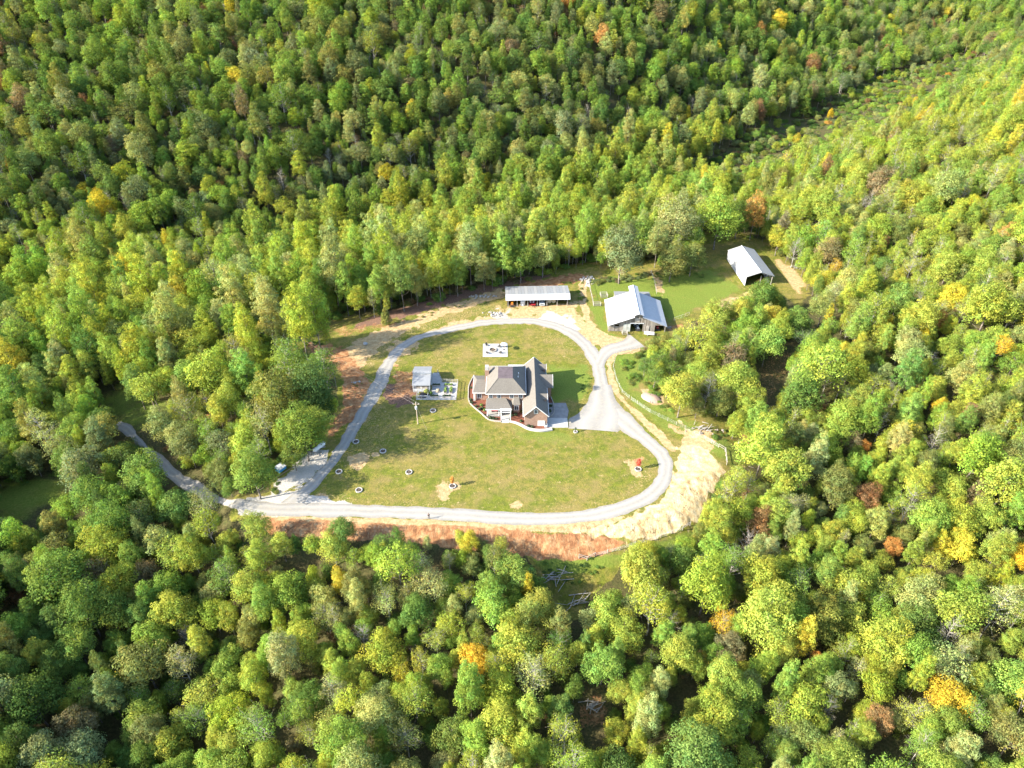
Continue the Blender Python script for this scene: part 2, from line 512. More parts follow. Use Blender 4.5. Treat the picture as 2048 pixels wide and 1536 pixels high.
lush = mx(
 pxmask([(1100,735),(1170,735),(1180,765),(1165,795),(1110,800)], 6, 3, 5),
 pxmask([(1180,560),(1300,555),(1310,590),(1190,600)], 6, 2, 6),
 pxmask([(1300,560),(1420,545),(1480,580),(1400,610),(1340,640),(1310,600)], 6, 4, 6),
 pxmask([(1225,705),(1290,690),(1310,740),(1270,780),(1235,770)], 5, 0, 6),
 pxmask([(1235,772),(1262,806),(1330,858),(1400,900),(1470,930),(1480,900),(1400,850),(1320,810),(1250,765)], 5, 0, 6) * 0.8,
 pxmask([(1070,1120),(1240,1110),(1400,1060),(1400,1075),(1240,1130),(1100,1150)], 4, 3, 4),
 pxmask([(1020,850),(1130,860),(1160,880),(1100,895),(1030,885)], 6, -3, 9) * 0.6,
 pxmask([(1180,610),(1205,600),(1215,660),(1260,690),(1200,670)], 5, 0, 6),
 pxmask(MEADOW_PX, 5, 10),
 pxmask(TRACK_PX, 5, 10) * 0.8,
)
attr('cover_a', lawn, tan, red, lush)
attr('cover_b', sand, spill, dark, bank)

m_ground, nt, b = node_mat('ground')
L = nt.links
def attr_node(name):
    a = N(nt, 'ShaderNodeAttribute', attribute_name=name)
    s = N(nt, 'ShaderNodeSeparateColor')
    L.new(a.outputs['Color'], s.inputs[0])
    return s.outputs[0], s.outputs[1], s.outputs[2], a.outputs['Alpha']
a_lawn, a_tan, a_red, a_lush = attr_node('cover_a')
a_sand, a_spill, a_dark, a_bank = attr_node('cover_b')
n_fine = noise(nt, 2.2, 6, 0.7)
n_mid = noise(nt, 0.35, 5, 0.6)
n_big = noise(nt, 0.07, 4, 0.55)
n_grain = noise(nt, 9.0, 3, 0.7)
litter = ramp(nt, n_fine, [(0.25, (0.028, 0.022, 0.012)), (0.5, (0.075, 0.050, 0.028)), (0.75, (0.135, 0.085, 0.048))])
floor_c = mix(nt, math_n(nt, 'MULTIPLY', n_mid, 0.9), litter, ramp(nt, n_fine, [(0.3, (0.022, 0.038, 0.012)), (0.7, (0.06, 0.085, 0.022))]))
dry = ramp(nt, n_fine, [(0.25, (0.100, 0.083, 0.020)), (0.5, (0.172, 0.142, 0.034)), (0.78, (0.250, 0.200, 0.066))])
grn = ramp(nt, n_fine, [(0.25, (0.064, 0.080, 0.011)), (0.5, (0.118, 0.130, 0.017)), (0.8, (0.182, 0.178, 0.032))])
patch = math_n(nt, 'ADD', math_n(nt, 'MULTIPLY', n_mid, 0.55), math_n(nt, 'MULTIPLY', n_big, 0.6))
lawn_c = mix(nt, ramp(nt, patch, [(0.50, (0, 0, 0)), (0.62, (1, 1, 1))]), grn, dry)
tuft = noise(nt, 0.6, 7, 0.8)
lawn_c = mix(nt, ramp(nt, tuft, [(0.44, (0, 0, 0)), (0.56, (0.9, 0.9, 0.9))]), mix(nt, 0.65, lawn_c, (0.062, 0.078, 0.016)), lawn_c)
lawn_c = mix(nt, ramp(nt, noise(nt, 0.16, 4, 0.6), [(0.48, (0, 0, 0)), (0.64, (0.6, 0.6, 0.6))]), lawn_c, (0.185, 0.135, 0.054))
bare = ramp(nt, noise(nt, 0.8, 6, 0.75), [(0.585, (0, 0, 0)), (0.68, (0.85, 0.85, 0.85))])
lawn_c = mix(nt, bare, lawn_c, (0.33, 0.24, 0.12))
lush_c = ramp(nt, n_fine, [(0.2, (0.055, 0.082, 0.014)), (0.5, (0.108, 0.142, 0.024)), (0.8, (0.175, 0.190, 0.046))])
def brk(mask, amt=0.55, src=None):
    src = src or n_fine
    s = math_n(nt, 'SUBTRACT', src, 0.5)
    t = math_n(nt, 'MULTIPLY_ADD', s, amt * 2, mask)
    return ramp(nt, t, [(0.38, (0, 0, 0)), (0.62, (1, 1, 1))])
col = mix(nt, brk(a_lawn, 0.4), floor_c, lawn_c)
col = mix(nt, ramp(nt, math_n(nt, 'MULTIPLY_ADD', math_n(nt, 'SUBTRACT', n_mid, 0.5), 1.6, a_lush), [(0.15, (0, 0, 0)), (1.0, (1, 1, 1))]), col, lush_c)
col = mix(nt, brk(a_dark, 0.5), col, ramp(nt, n_fine, [(0.3, (0.075, 0.042, 0.030)), (0.7, (0.19, 0.115, 0.08))]))
tan_c = ramp(nt, noise(nt, 0.9, 6, 0.7), [(0.3, (0.215, 0.14, 0.062)), (0.52, (0.32, 0.225, 0.115)), (0.75, (0.41, 0.325, 0.19))])
col = mix(nt, brk(a_tan, 0.75), col, tan_c)
red_c = ramp(nt, noise(nt, 0.6, 6, 0.7), [(0.28, (0.125, 0.056, 0.028)), (0.46, (0.225, 0.105, 0.048)), (0.58, (0.29, 0.165, 0.080)), (0.70, (0.36, 0.25, 0.135))])
col = mix(nt, brk(a_red, 0.6), col, red_c)
sand_c = ramp(nt, noise(nt, 0.5, 6, 0.7), [(0.30, (0.25, 0.145, 0.055)), (0.5, (0.40, 0.31, 0.165)), (0.70, (0.47, 0.41, 0.28))])
col = mix(nt, brk(a_sand, 0.5, n_mid), col, sand_c)
mpb = N(nt, 'ShaderNodeMapping'); mpb.inputs['Scale'].default_value = (1.5, 0.28, 0.28); mpb.inputs['Rotation'].default_value = (0, 0, 0.35)
gpos = N(nt, 'ShaderNodeNewGeometry'); nt.links.new(gpos.outputs['Position'], mpb.inputs[0])
streak = noise(nt, 1.0, 6, 0.75, mpb.outputs[0])
scour = math_n(nt, 'MULTIPLY', a_bank, ramp(nt, streak, [(0.33, (1, 1, 1)), (0.41, (0, 0, 0))]))
col = mix(nt, math_n(nt, 'MULTIPLY', scour, 0.5), col, (0.15, 0.075, 0.032))
vor = N(nt, 'ShaderNodeTexVoronoi', feature='DISTANCE_TO_EDGE'); vor.inputs['Scale'].default_value = 0.9
mpv = N(nt, 'ShaderNodeMapping'); mpv.inputs['Scale'].default_value = (1.3, 0.30, 0.4); mpv.inputs['Rotation'].default_value = (0, 0, 0.45)
nt.links.new(mix(nt, 0.15, gpos.outputs['Position'], N(nt, 'ShaderNodeTexNoise').outputs['Color'], 'ADD'), mpv.inputs[0])
nt.links.new(mpv.outputs[0], vor.inputs['Vector'])
crack = math_n(nt, 'MULTIPLY', math_n(nt, 'MULTIPLY', a_bank, ramp(nt, vor.outputs['Distance'], [(0.015, (1, 1, 1)), (0.045, (0, 0, 0))])), ramp(nt, n_mid, [(0.42, (0, 0, 0)), (0.55, (1, 1, 1))]))
col = mix(nt, math_n(nt, 'MULTIPLY', crack, 0.75), col, (0.09, 0.05, 0.025))
col = mix(nt, math_n(nt, 'MULTIPLY', a_bank, ramp(nt, streak, [(0.56, (0, 0, 0)), (0.66, (0.5, 0.5, 0.5))])), col, (0.40, 0.31, 0.18))
col = mix(nt, brk(a_spill, 0.7), col, ramp(nt, n_grain, [(0.3, (0.22, 0.20, 0.175)), (0.7, (0.43, 0.40, 0.355))]))
L.new(col, b.inputs['Base Color'])
b.inputs['Roughness'].default_value = 0.95
b.inputs['Specular IOR Level'].default_value = 0.05
bump(nt, b, math_n(nt, 'ADD', n_fine, math_n(nt, 'MULTIPLY', n_grain, 0.6)), 0.9, 0.22)
gme.materials.append(m_ground)
ground = bpy.data.objects.new('ground', gme)
COL.objects.link(ground)
tag(ground, 'rolling ground with a mown grass clearing, red clay banks and leaf litter under the wood', kind='structure')

# ------------------------------------------------------------------ gravel roads
m_road, nt, b = node_mat('gravel_road')
g1, g2, g3 = noise(nt, 14, 3, 0.7), noise(nt, 1.1, 5, 0.65), noise(nt, 0.2, 3)
acr = N(nt, 'ShaderNodeAttribute', attribute_name='across')
base = ramp(nt, g1, [(0.25, (0.140, 0.134, 0.122)), (0.55, (0.205, 0.197, 0.181)), (0.85, (0.275, 0.266, 0.247))])
wear = ramp(nt, acr.outputs['Fac'], [(0.0, (0.80, 0.76, 0.68)), (0.12, (0.93, 0.92, 0.90)), (0.27, (1.22, 1.22, 1.22)), (0.5, (0.97, 0.95, 0.91)), (0.73, (1.22, 1.22, 1.22)), (0.90, (0.93, 0.92, 0.90)), (1.0, (0.80, 0.76, 0.68))])
c = mix(nt, 1.0, base, wear, 'MULTIPLY')
c = mix(nt, ramp(nt, g2, [(0.45, (0, 0, 0)), (0.75, (0.7, 0.7, 0.7))]), c, (0.285, 0.245, 0.185))
c = mix(nt, ramp(nt, g3, [(0.4, (0, 0, 0)), (0.7, (0.35, 0.35, 0.35))]), c, (0.22, 0.215, 0.208))
nt.links.new(c, b.inputs['Base Color'])
b.inputs['Roughness'].default_value = 0.95
b.inputs['Specular IOR Level'].default_value = 0.08
bump(nt, b, g1, 0.5, 0.05)

def catmull(P, n):
    P = np.asarray(P, float)
    seg = np.r_[0, np.cumsum(np.linalg.norm(np.diff(P, axis=0), axis=1) ** 0.5)]
    t = np.linspace(0, seg[-1], 4000)
    out = np.zeros((4000, P.shape[1]))
    Q = np.vstack([2 * P[0] - P[1], P, 2 * P[-1] - P[-2]])
    sg = np.r_[seg[0] - (seg[1] - seg[0]), seg, seg[-1] + (seg[-1] - seg[-2])]
    k = np.clip(np.searchsorted(seg, t, 'right') - 1, 0, len(P) - 2) + 1
    for d in range(P.shape[1]):
        p0, p1, p2, p3 = Q[k - 1, d], Q[k, d], Q[k + 1, d], Q[k + 2, d]
        h_ = sg[k + 1] - sg[k]
        m1 = (p2 - p0) / (sg[k + 1] - sg[k - 1]) * h_
        m2 = (p3 - p1) / (sg[k + 2] - sg[k]) * h_
        u = (t - sg[k]) / h_
        out[:, d] = (2*u**3 - 3*u**2 + 1) * p1 + (u**3 - 2*u**2 + u) * m1 + (-2*u**3 + 3*u**2) * p2 + (u**3 - u**2) * m2
    s = np.r_[0, np.cumsum(np.linalg.norm(np.diff(out, axis=0), axis=1))]
    q = np.linspace(0, s[-1], n)
    return np.c_[[np.interp(q, s, out[:, d]) for d in range(P.shape[1])]].T, s[-1]

def strip(name, inner_px, outer_px, lift, label, jag=0.42):
    A = [ground_px(*p)[:2] for p in inner_px]
    B = [ground_px(*p)[:2] for p in outer_px]
    _, ln = catmull(B, 10)
    n = int(ln / 0.9)
    A, _ = catmull(A, n)
    B, _ = catmull(B, n)
    dirv = (B - A) / np.maximum(np.linalg.norm(B - A, axis=1, keepdims=True), 0.1)
    A = A + dirv * ((vnoise(A[:, 0], A[:, 1], 1.6, 41) - 0.5) * jag * 2)[:, None]
    B = B + dirv * ((vnoise(B[:, 0], B[:, 1], 1.6, 42) - 0.5) * jag * 2)[:, None]
    K = 8
    fr = np.linspace(0, 1, K + 1)
    P = A[:, None, :] * (1 - fr)[None, :, None] + B[:, None, :] * fr[None, :, None]
    x, y = P[..., 0].ravel(), P[..., 1].ravel()
    z = height(x, y) + lift
    z = z + (np.tile(np.minimum(fr, 1 - fr) * 4, n).clip(0, 1) - 1) * (lift + 0.03) * 0.6
    me = bpy.data.meshes.new(name)
    idx = lambda i, j: i * (K + 1) + j
    me.from_pydata(list(zip(x, y, z)), [], [(idx(i, j), idx(i + 1, j), idx(i + 1, j + 1), idx(i, j + 1)) for i in range(n - 1) for j in range(K)])
    a = me.attributes.new('across', 'FLOAT', 'POINT')
    a.data.foreach_set('value', np.tile(fr, n).astype(np.float32))
    me.polygons.foreach_set('use_smooth', [True] * len(me.polygons))
    me.materials.append(m_road)
    bm = bmesh.new(); bm.from_mesh(me); bmesh.ops.recalc_face_normals(bm, faces=bm.faces)
    if sum(f.normal.z for f in bm.faces) < 0:
        bmesh.ops.reverse_faces(bm, faces=bm.faces)
    bm.to_mesh(me); bm.free()
    o = bpy.data.objects.new(name, me)
    COL.objects.link(o)
    return tag(o, label, kind='structure')

INNER = [(222,836),(245,843),(270,858),(294,893),(328,913),(359,944),(400,965),(461,998),(526,1004),(600,1006),(661,1006.5),(720,1009),(780,1011.5),(929,1018),(1000,1023),(1079,1025),(1142,1024),(1188,1016),(1240,1004),(1275,989),(1297,972),(1312,955),(1316,935),(1312,918),(1302,903),(1278,884),(1251,866),(1222,850),
 (1203,830),(1195,800),(1190,770),(1186,747),(1183,731),(1173,716),(1165,699),(1151,684),(1131,671),(1110,660),(1069,649),(1015,648),(960,653),(894,666),(836,682),(806,703),(787,731),(775,765),(761,791),(738,828),(715,863),(684,915),(650,955),(628,980),(610,1004)]
OUTER = [(208,846),(230,856),(252,872),(290,905),(308,927),(342,961),(376,982),(430,1006),(478,1022),(530,1031),(590,1033),(646,1034),(705,1034),(780,1036),(929,1043),(1000,1049),(1079,1050),(1127,1047.6),(1203,1041),(1254,1027),(1295,1010),(1322,991),(1340,968),(1346,945),(1344,922),(1335,901),(1315,883),(1281,852),(1251,821),
 (1227,796),(1216,770),(1211,745),(1207,725),(1198,704),(1173,677),(1151,660),(1124,649),(1091,640),(1069,636),(1015,637),(960,640.5),(891,655),(822,675),(786,700),(762,731),(746,762),(731,791),(714,825),(690,863),(655,921),(622,958),(590,985),(560,1006)]
strip('gravel_road', INNER, OUTER, 0.06, 'pale gravel loop road running round the house lawn from the wooded drive')
strip('barn_spur', [(1204,742),(1214,722),(1226,710),(1250,702),(1290,694)], [(1188,718),(1204,697),(1222,688),(1245,682),(1258,668)], 0.085, 'pale gravel spur from the loop road to the barn door', 0.4)
strip('gravel_apron', [(1188,770),(1172,808),(1152,830),(1138,838),(1137,857)], [(1222,770),(1232,800),(1246,826),(1250,850),(1236,864)], 0.1, 'pale gravel parking apron beside the garage', 0.25)
# ------------------------------------------------------------------ materials of the buildings
def brick_mat(name, c1, c2, mortar, scale=1.0):
    m, nt, b = node_mat(name)
    g = N(nt, 'ShaderNodeNewGeometry')
    sp = N(nt, 'ShaderNodeSeparateXYZ'); nt.links.new(g.outputs['Position'], sp.inputs[0])
    cb = N(nt, 'ShaderNodeCombineXYZ')
    nt.links.new(math_n(nt, 'ADD', sp.outputs[0], sp.outputs[1]), cb.inputs[0]); nt.links.new(sp.outputs[2], cb.inputs[1])
    t = N(nt, 'ShaderNodeTexBrick')
    nt.links.new(cb.outputs[0], t.inputs['Vector'])
    t.inputs['Scale'].default_value = 1.0 / scale
    t.inputs['Brick Width'].default_value = 0.5; t.inputs['Row Height'].default_value = 0.18
    t.inputs['Mortar Size'].default_value = 0.018
    t.inputs['Color1'].default_value = (*c1, 1); t.inputs['Color2'].default_value = (*c2, 1); t.inputs['Mortar'].default_value = (*mortar, 1)
    c = mix(nt, 0.45, t.outputs[0], ramp(nt, noise(nt, 1.3, 5, 0.7), [(0.3, c1), (0.7, c2)]))
    nt.links.new(c, b.inputs['Base Color'])
    b.inputs['Roughness'].default_value = 0.9
    bump(nt, b, t.outputs[1], -0.4, 0.02)
    return m

def shingle_mat(name, c1, c2):
    m, nt, b = node_mat(name)
    g = N(nt, 'ShaderNodeNewGeometry')
    sp = N(nt, 'ShaderNodeSeparateXYZ'); nt.links.new(g.outputs['Position'], sp.inputs[0])
    w = N(nt, 'ShaderNodeTexWave', bands_direction='Z', wave_profile='SAW')
    w.inputs['Scale'].default_value = 1.6; w.inputs['Distortion'].default_value = 0.6; w.inputs['Detail Scale'].default_value = 3
    nt.links.new(g.outputs['Position'], w.inputs['Vector'])
    f = noise(nt, 3.0, 6, 0.75)
    f2 = noise(nt, 0.45, 3)
    c = ramp(nt, f, [(0.3, c1), (0.7, c2)])
    c = mix(nt, math_n(nt, 'MULTIPLY', f2, 0.5), c, tuple(x * 0.72 for x in c1))
    c = mix(nt, math_n(nt, 'MULTIPLY', w.outputs[1], 0.22), c, tuple(x * 0.6 for x in c1))
    nt.links.new(c, b.inputs['Base Color'])
    b.inputs['Roughness'].default_value = 0.92
    b.inputs['Specular IOR Level'].default_value = 0.15
    bump(nt, b, w.outputs[1], 0.35, 0.03)
    return m

def rib_metal(name, col, rough=0.45, rib=0.23, axis=0, stain=(0.3, 0.28, 0.25), metal=0.0):
    m, nt, b = node_mat(name)
    tc = N(nt, 'ShaderNodeTexCoord')
    sp = N(nt, 'ShaderNodeSeparateXYZ'); nt.links.new(tc.outputs['Object'], sp.inputs[0])
    s = math_n(nt, 'SINE', math_n(nt, 'MULTIPLY', sp.outputs[axis], 2 * math.pi / rib))
    s = math_n(nt, 'POWER', math_n(nt, 'MULTIPLY_ADD', s, 0.5, 0.5), 4)
    f = noise(nt, 0.9, 5, 0.65)
    f2 = noise(nt, 5, 4, 0.7)
    c = ramp(nt, f, [(0.3, tuple(x * 0.86 for x in col)), (0.7, col)])
    c = mix(nt, ramp(nt, f2, [(0.6, (0, 0, 0)), (0.82, (0.35, 0.35, 0.35))]), c, stain)
    nt.links.new(c, b.inputs['Base Color'])
    b.inputs['Roughness'].default_value = rough
    b.inputs['Metallic'].default_value = metal
    bump(nt, b, s, 0.5, 0.03)
    return m

def plank_mat(name, cols, width=0.25, axis='xy'):
    m, nt, b = node_mat(name)
    tc = N(nt, 'ShaderNodeTexCoord')
    sp = N(nt, 'ShaderNodeSeparateXYZ'); nt.links.new(tc.outputs['Object'], sp.inputs[0])
    q = math_n(nt, 'MULTIPLY', math_n(nt, 'ADD', sp.outputs[0], sp.outputs[1]), 1 / width)
    wn_ = N(nt, 'ShaderNodeTexWhiteNoise', noise_dimensions='1D')
    nt.links.new(math_n(nt, 'FLOOR', q), wn_.inputs['W'])
    fr = math_n(nt, 'FRACT', q)
    gap = math_n(nt, 'LESS_THAN', fr, 0.10)
    mp = N(nt, 'ShaderNodeMapping'); mp.inputs['Scale'].default_value = (6, 6, 0.7)
    nt.links.new(tc.outputs['Object'], mp.inputs[0])
    gr = noise(nt, 1.6, 5, 0.7, mp.outputs[0])
    f = math_n(nt, 'ADD', math_n(nt, 'MULTIPLY', wn_.outputs['Value'], 0.5), math_n(nt, 'MULTIPLY', gr, 0.5))
    c = ramp(nt, f, [(0.2, cols[0]), (0.5, cols[1]), (0.8, cols[2])])
    c = mix(nt, gap, c, tuple(x * 0.35 for x in cols[0]))
    nt.links.new(c, b.inputs['Base Color'])
    b.inputs['Roughness'].default_value = 0.9
    bump(nt, b, math_n(nt, 'SUBTRACT', 1.0, gap), 0.6, 0.02)
    return m

M_brick = brick_mat('brick', (0.17, 0.088, 0.060), (0.26, 0.165, 0.115), (0.25, 0.22, 0.185))
M_shin = shingle_mat('roof_shingle', (0.100, 0.090, 0.078), (0.160, 0.147, 0.130))
M_deck = plain('roof_membrane', (0.075, 0.058, 0.062), 0.85, vary=0.2, scale=1.2)
M_white = plain('white_paint', (0.46, 0.46, 0.45), 0.5, vary=0.06)
M_offw = plain('off_white_metal', (0.40, 0.405, 0.41), 0.45, vary=0.1)
M_conc = plain('concrete', (0.22, 0.21, 0.195), 0.9, vary=0.16, scale=0.8)
M_concw = plain('pale_concrete', (0.285, 0.278, 0.262), 0.9, vary=0.10, scale=0.9)
M_slabg = plain('grey_concrete', (0.165, 0.157, 0.148), 0.9, vary=0.22, scale=0.7)  # drive slab, a darker grey than the pale concrete
M_stone = plain('pale_stone', (0.235, 0.212, 0.18), 0.9, vary=0.3, scale=3)
M_mulch = plain('red_mulch', (0.120, 0.044, 0.026), 0.95, vary=0.45, scale=6)
M_iron = plain('dark_iron', (0.035, 0.033, 0.032), 0.55, vary=0.25)
M_black = plain('black_rubber', (0.018, 0.018, 0.02), 0.7, vary=0.3)
M_wood = plain('brown_timber', (0.20, 0.135, 0.085), 0.85, vary=0.35, scale=4)
M_grey_wood = plain('grey_timber', (0.27, 0.245, 0.215), 0.9, vary=0.3, scale=4)
M_pole = plain('creosote_pole', (0.33, 0.26, 0.19), 0.85, vary=0.25, scale=3)
M_steel = plain('galvanised_steel', (0.50, 0.52, 0.54), 0.4, 0.3, vary=0.12)
M_orange = plain('orange_paint', (0.42, 0.15, 0.015), 0.45, vary=0.12)
M_redp = plain('red_paint', (0.26, 0.02, 0.025), 0.45, vary=0.2)
M_bluep = plain('blue_paint', (0.05, 0.22, 0.38), 0.45, vary=0.15)
M_silver = plain('silver_car_paint', (0.42, 0.44, 0.45), 0.3, 0.2, vary=0.05)
M_tan = plain('tan_tarp', (0.44, 0.35, 0.22), 0.85, vary=0.2)
M_leafy = plain('garden_leaf', (0.10, 0.155, 0.03), 0.85, vary=0.5, scale=5)
M_leafd = plain('dark_garden_leaf', (0.035, 0.055, 0.022), 0.85, vary=0.5, scale=5)
M_soil = plain('dark_soil', (0.055, 0.042, 0.032), 0.95, vary=0.4, scale=4)
mg, nt_, bg_ = node_mat('window_glass')
bg_.inputs['Base Color'].default_value = (0.035, 0.045, 0.055, 1); bg_.inputs['Roughness'].default_value = 0.08; bg_.inputs['Specular IOR Level'].default_value = 0.6
M_glass = mg
M_roofw = rib_metal('white_ribbed_roof', (0.33, 0.335, 0.345), 0.5, 0.9, 1, (0.27, 0.265, 0.26))
M_roofg = rib_metal('grey_ribbed_roof', (0.185, 0.19, 0.195), 0.5, 0.3, 0, (0.15, 0.135, 0.12))
M_roofh = rib_metal('pale_ribbed_roof', (0.215, 0.215, 0.21), 0.55, 0.9, 1, (0.22, 0.21, 0.20))
M_siding = rib_metal('white_metal_siding', (0.42, 0.425, 0.43), 0.5, 0.3, 1, (0.28, 0.27, 0.25))
M_barnw = plank_mat('weathered_barn_board', ((0.10, 0.083, 0.066), (0.185, 0.165, 0.14), (0.26, 0.232, 0.20)), 0.42)
M_shedw = plank_mat('dark_shed_board', ((0.075, 0.05, 0.035), (0.13, 0.09, 0.06), (0.19, 0.135, 0.09)), 0.3)

# ------------------------------------------------------------------ the brick house
house = thing('brick_house', 'two storey red brick house with grey hip roof and long gabled garage wing', 'house', (0, 165, 0))
w = MB()
w.box(-7.0, 3.55, 161.6, 174.3, -0.3, 6.1)
w.box(-11.0, -7.0, 166.2, 173.9, -0.3, 3.0)
w.box(3.55, 9.85, 154.25, 177.5, -0.3, 3.85)
w.prism([(-0.1, 161.6), (0.5, 160.25), (2.1, 160.25), (2.7, 161.6)], -0.3, 3.05)
w.box(9.85, 11.55, 167.5, 172.9, -0.3, 3.9)
w.build('wall', M_brick, house)
g = MB()
g.poly((3.55, 154.25, 3.85), (9.85, 154.25, 3.85), (6.65, 154.25, 7.0)).build('gable_wall', M_brick, house)
MB().poly((3.55, 177.5, 3.85), (9.85, 177.5, 3.85), (6.65, 177.5, 7.0)).build('gable_wall', M_brick, house)
MB().poly((11.55, 167.5, 3.9), (11.55, 172.9, 3.9), (11.55, 170.2, 6.15)).build('gable_wall', M_brick, house)
# main hip roof with its flat deck
E0, E1, zE, zD = (-7.45, 161.05), (3.97, 174.8), 6.2, 9.55
D0, D1 = (-4.0, 164.0), (0.25, 169.7)
r = MB()
c = [(E0[0], E0[1], zE), (E1[0], E0[1], zE), (E1[0], E1[1], zE), (E0[0], E1[1], zE)]
d = [(D0[0], D0[1], zD), (D1[0], D0[1], zD), (D1[0], D1[1], zD), (D0[0], D1[1], zD)]
for k in range(4):
    r.poly(c[k], c[(k + 1) % 4], d[(k + 1) % 4], d[k])
r.poly(*c[::-1])
rf = r.build('hip_roof', M_shin, house)
MB().box(D0[0] + .02, D1[0] - .02, D0[1] + .02, D1[1] - .02, zD - 0.2, zD + 0.03).build('roof_deck', M_deck, house)
v = MB()
for x, y, z in ((1.9, 168.2, 8.0), (1.75, 166.4, 8.1)):
    v.tube((x, y, z - .4), (x, y, z + .55), 0.14, n=8)
v.build('roof_vent', M_white, house)['kind'] = 'stuff'
# hips and eaves
e = MB()
e.box(E0[0] - .06, E1[0] + .06, E0[1] - .12, E0[1] - .005, zE - .2, zE + .03)
e.box(E0[0] - .06, E1[0] + .06, E1[1] + .005, E1[1] + .12, zE - .2, zE + .03)
e.box(E0[0] - .12, E0[0] - .005, E0[1] - .005, E1[1] + .005, zE - .2, zE + .03)
e.box(E1[0] + .005, E1[0] + .12, E0[1] - .005, E1[1] + .005, zE - .2, zE + .03)
e.build('gutter', M_white, house)
hp = MB()
for k in range(4):
    hp.tube(tuple(np.array(c[k]) + (0, 0, .02)), tuple(np.array(d[k]) + (0, 0, .02)), 0.09, n=5)
hp.build('hip_cap', M_shin, house)['kind'] = 'stuff'
# garage wing roof
RX, RZ, y0, y1 = 6.65, 7.32, 153.75, 178.0
r = MB()
r.slab([(3.12, y0, 3.86), (RX, y0, RZ), (RX, y1, RZ), (3.12, y1, 3.86)], 0.14)
r.slab([(RX, y0, RZ), (10.24, y0, 3.86), (10.24, y1, 3.86), (RX, y1, RZ)], 0.14)
wing = r.build('wing_roof', M_shin, house)
e = MB()
for yy in (y0 - .1, y1 + .02):
    e.slab([(3.05, yy, 3.93), (RX, yy, RZ + .09), (RX, yy + .08, RZ + .09), (3.05, yy + .08, 3.93)], 0.3)
    e.slab([(RX, yy, RZ + .09), (10.31, yy, 3.93), (10.31, yy + .08, 3.93), (RX, yy + .08, RZ + .09)], 0.3)
e.box(10.25, 10.36, y0, y1, 3.72, 3.86).box(3.0, 3.11, y0, 161.0, 3.72, 3.86)
e.build('bargeboard', M_white, house)
# cross gables on the right
def cross_gable(xi, xe, yc, hw, zr, ze, wall_to):
    r = MB()
    r.slab([(xi, yc - hw, ze), (xe, yc - hw, ze), (xe, yc, zr), (xi, yc, zr)], 0.12)
    r.slab([(xi, yc, zr), (xe, yc, zr), (xe, yc + hw, ze), (xi, yc + hw, ze)], 0.12)
    o = r.build('cross_gable_roof', M_shin, house)
    t = MB()
    t.slab([(xe + .005, yc - hw - .05, ze + .02), (xe + .09, yc - hw - .05, ze + .02), (xe + .09, yc, zr + .07), (xe + .005, yc, zr + .07)], 0.25)
    t.slab([(xe + .005, yc, zr + .07), (xe + .09, yc, zr + .07), (xe + .09, yc + hw + .05, ze + .02), (xe + .005, yc + hw + .05, ze + .02)], 0.25)
    t.build('gable_trim', M_white, o)
    if wall_to:
        f = MB()
        f.prism([(xe - .45, yc - hw + .35), (xe - .3, yc - hw + .35), (xe - .3, yc + hw - .35), (xe - .45, yc + hw - .35)], 3.5, ze - .02)
        f.poly((xe - .3, yc - hw + .35, ze - .02), (xe - .3, yc + hw - .35, ze - .02), (xe - .3, yc, zr - .25))
        f.box(xi + 1.2, xe - .45, yc - hw + .35, yc - hw + .5, 3.6, ze).box(xi + 1.2, xe - .45, yc + hw - .5, yc + hw - .35, 3.6, ze)
        f.build('dormer_wall', M_brick, o)
        p = MB(); p.box(xe - .29, xe - .25, yc - .4, yc + .4, ze - .7, ze + .3); p.build('window', M_glass, o)
    return o
cross_gable(7.3, 11.95, 170.2, 3.1, 6.45, 3.92, False)
cross_gable(7.0, 10.3, 175.4, 1.2, 6.6, 5.4, True)
cross_gable(6.95, 10.05, 160.7, 1.2, 6.6, 5.4, True)
# left wing, rear porch and front bay roofs
r = MB()
r.slab([(-11.45, 165.65, 3.12), (-7.03, 165.65, 3.12), (-7.03, 170.4, 4.5), (-10.4, 170.4, 4.5)], 0.14)
r.slab([(-10.4, 170.4, 4.5), (-7.03, 170.4, 4.5), (-7.03, 174.3, 3.12), (-11.45, 174.3, 3.12)], 0.14)
r.poly((-11.45, 165.65, 3.11), (-10.4, 170.4, 4.49), (-11.45, 174.3, 3.11))
r.build('side_wing_roof', M_shin, house)
MB().box(-11.5, -7.5, 165.52, 165.64, 2.95, 3.15).box(-11.56, -11.46, 165.52, 174.4, 2.95, 3.13).build('side_gutter', M_white, house)
MB().slab([(-1.2, 174.85, 3.6), (5.0, 174.85, 3.6), (5.0, 180.1, 3.1), (-1.2, 180.1, 3.1)], 0.16).build('rear_porch_roof', M_offw, house)
cl = MB()
for x in (-0.9, 1.8, 4.6):
    cl.box(x - .12, x + .12, 179.6, 179.85, 0, 2.95)
cl.build('rear_porch_column', M_white, house)['kind'] = 'stuff'
r = MB()
b0, b1, b2, b3 = (-0.35, 161.58, 3.1), (0.25, 159.9, 3.1), (2.35, 159.9, 3.1), (2.95, 161.58, 3.1)
t0, t1 = (0.6, 161.58, 4.7), (2.0, 161.58, 4.7)
r.poly(b0, b1, t0).poly(b1, b2, t1, t0).poly(b2, b3, t1).poly(b3, b2, b1, b0)
r.build('bay_roof', M_shin, house)
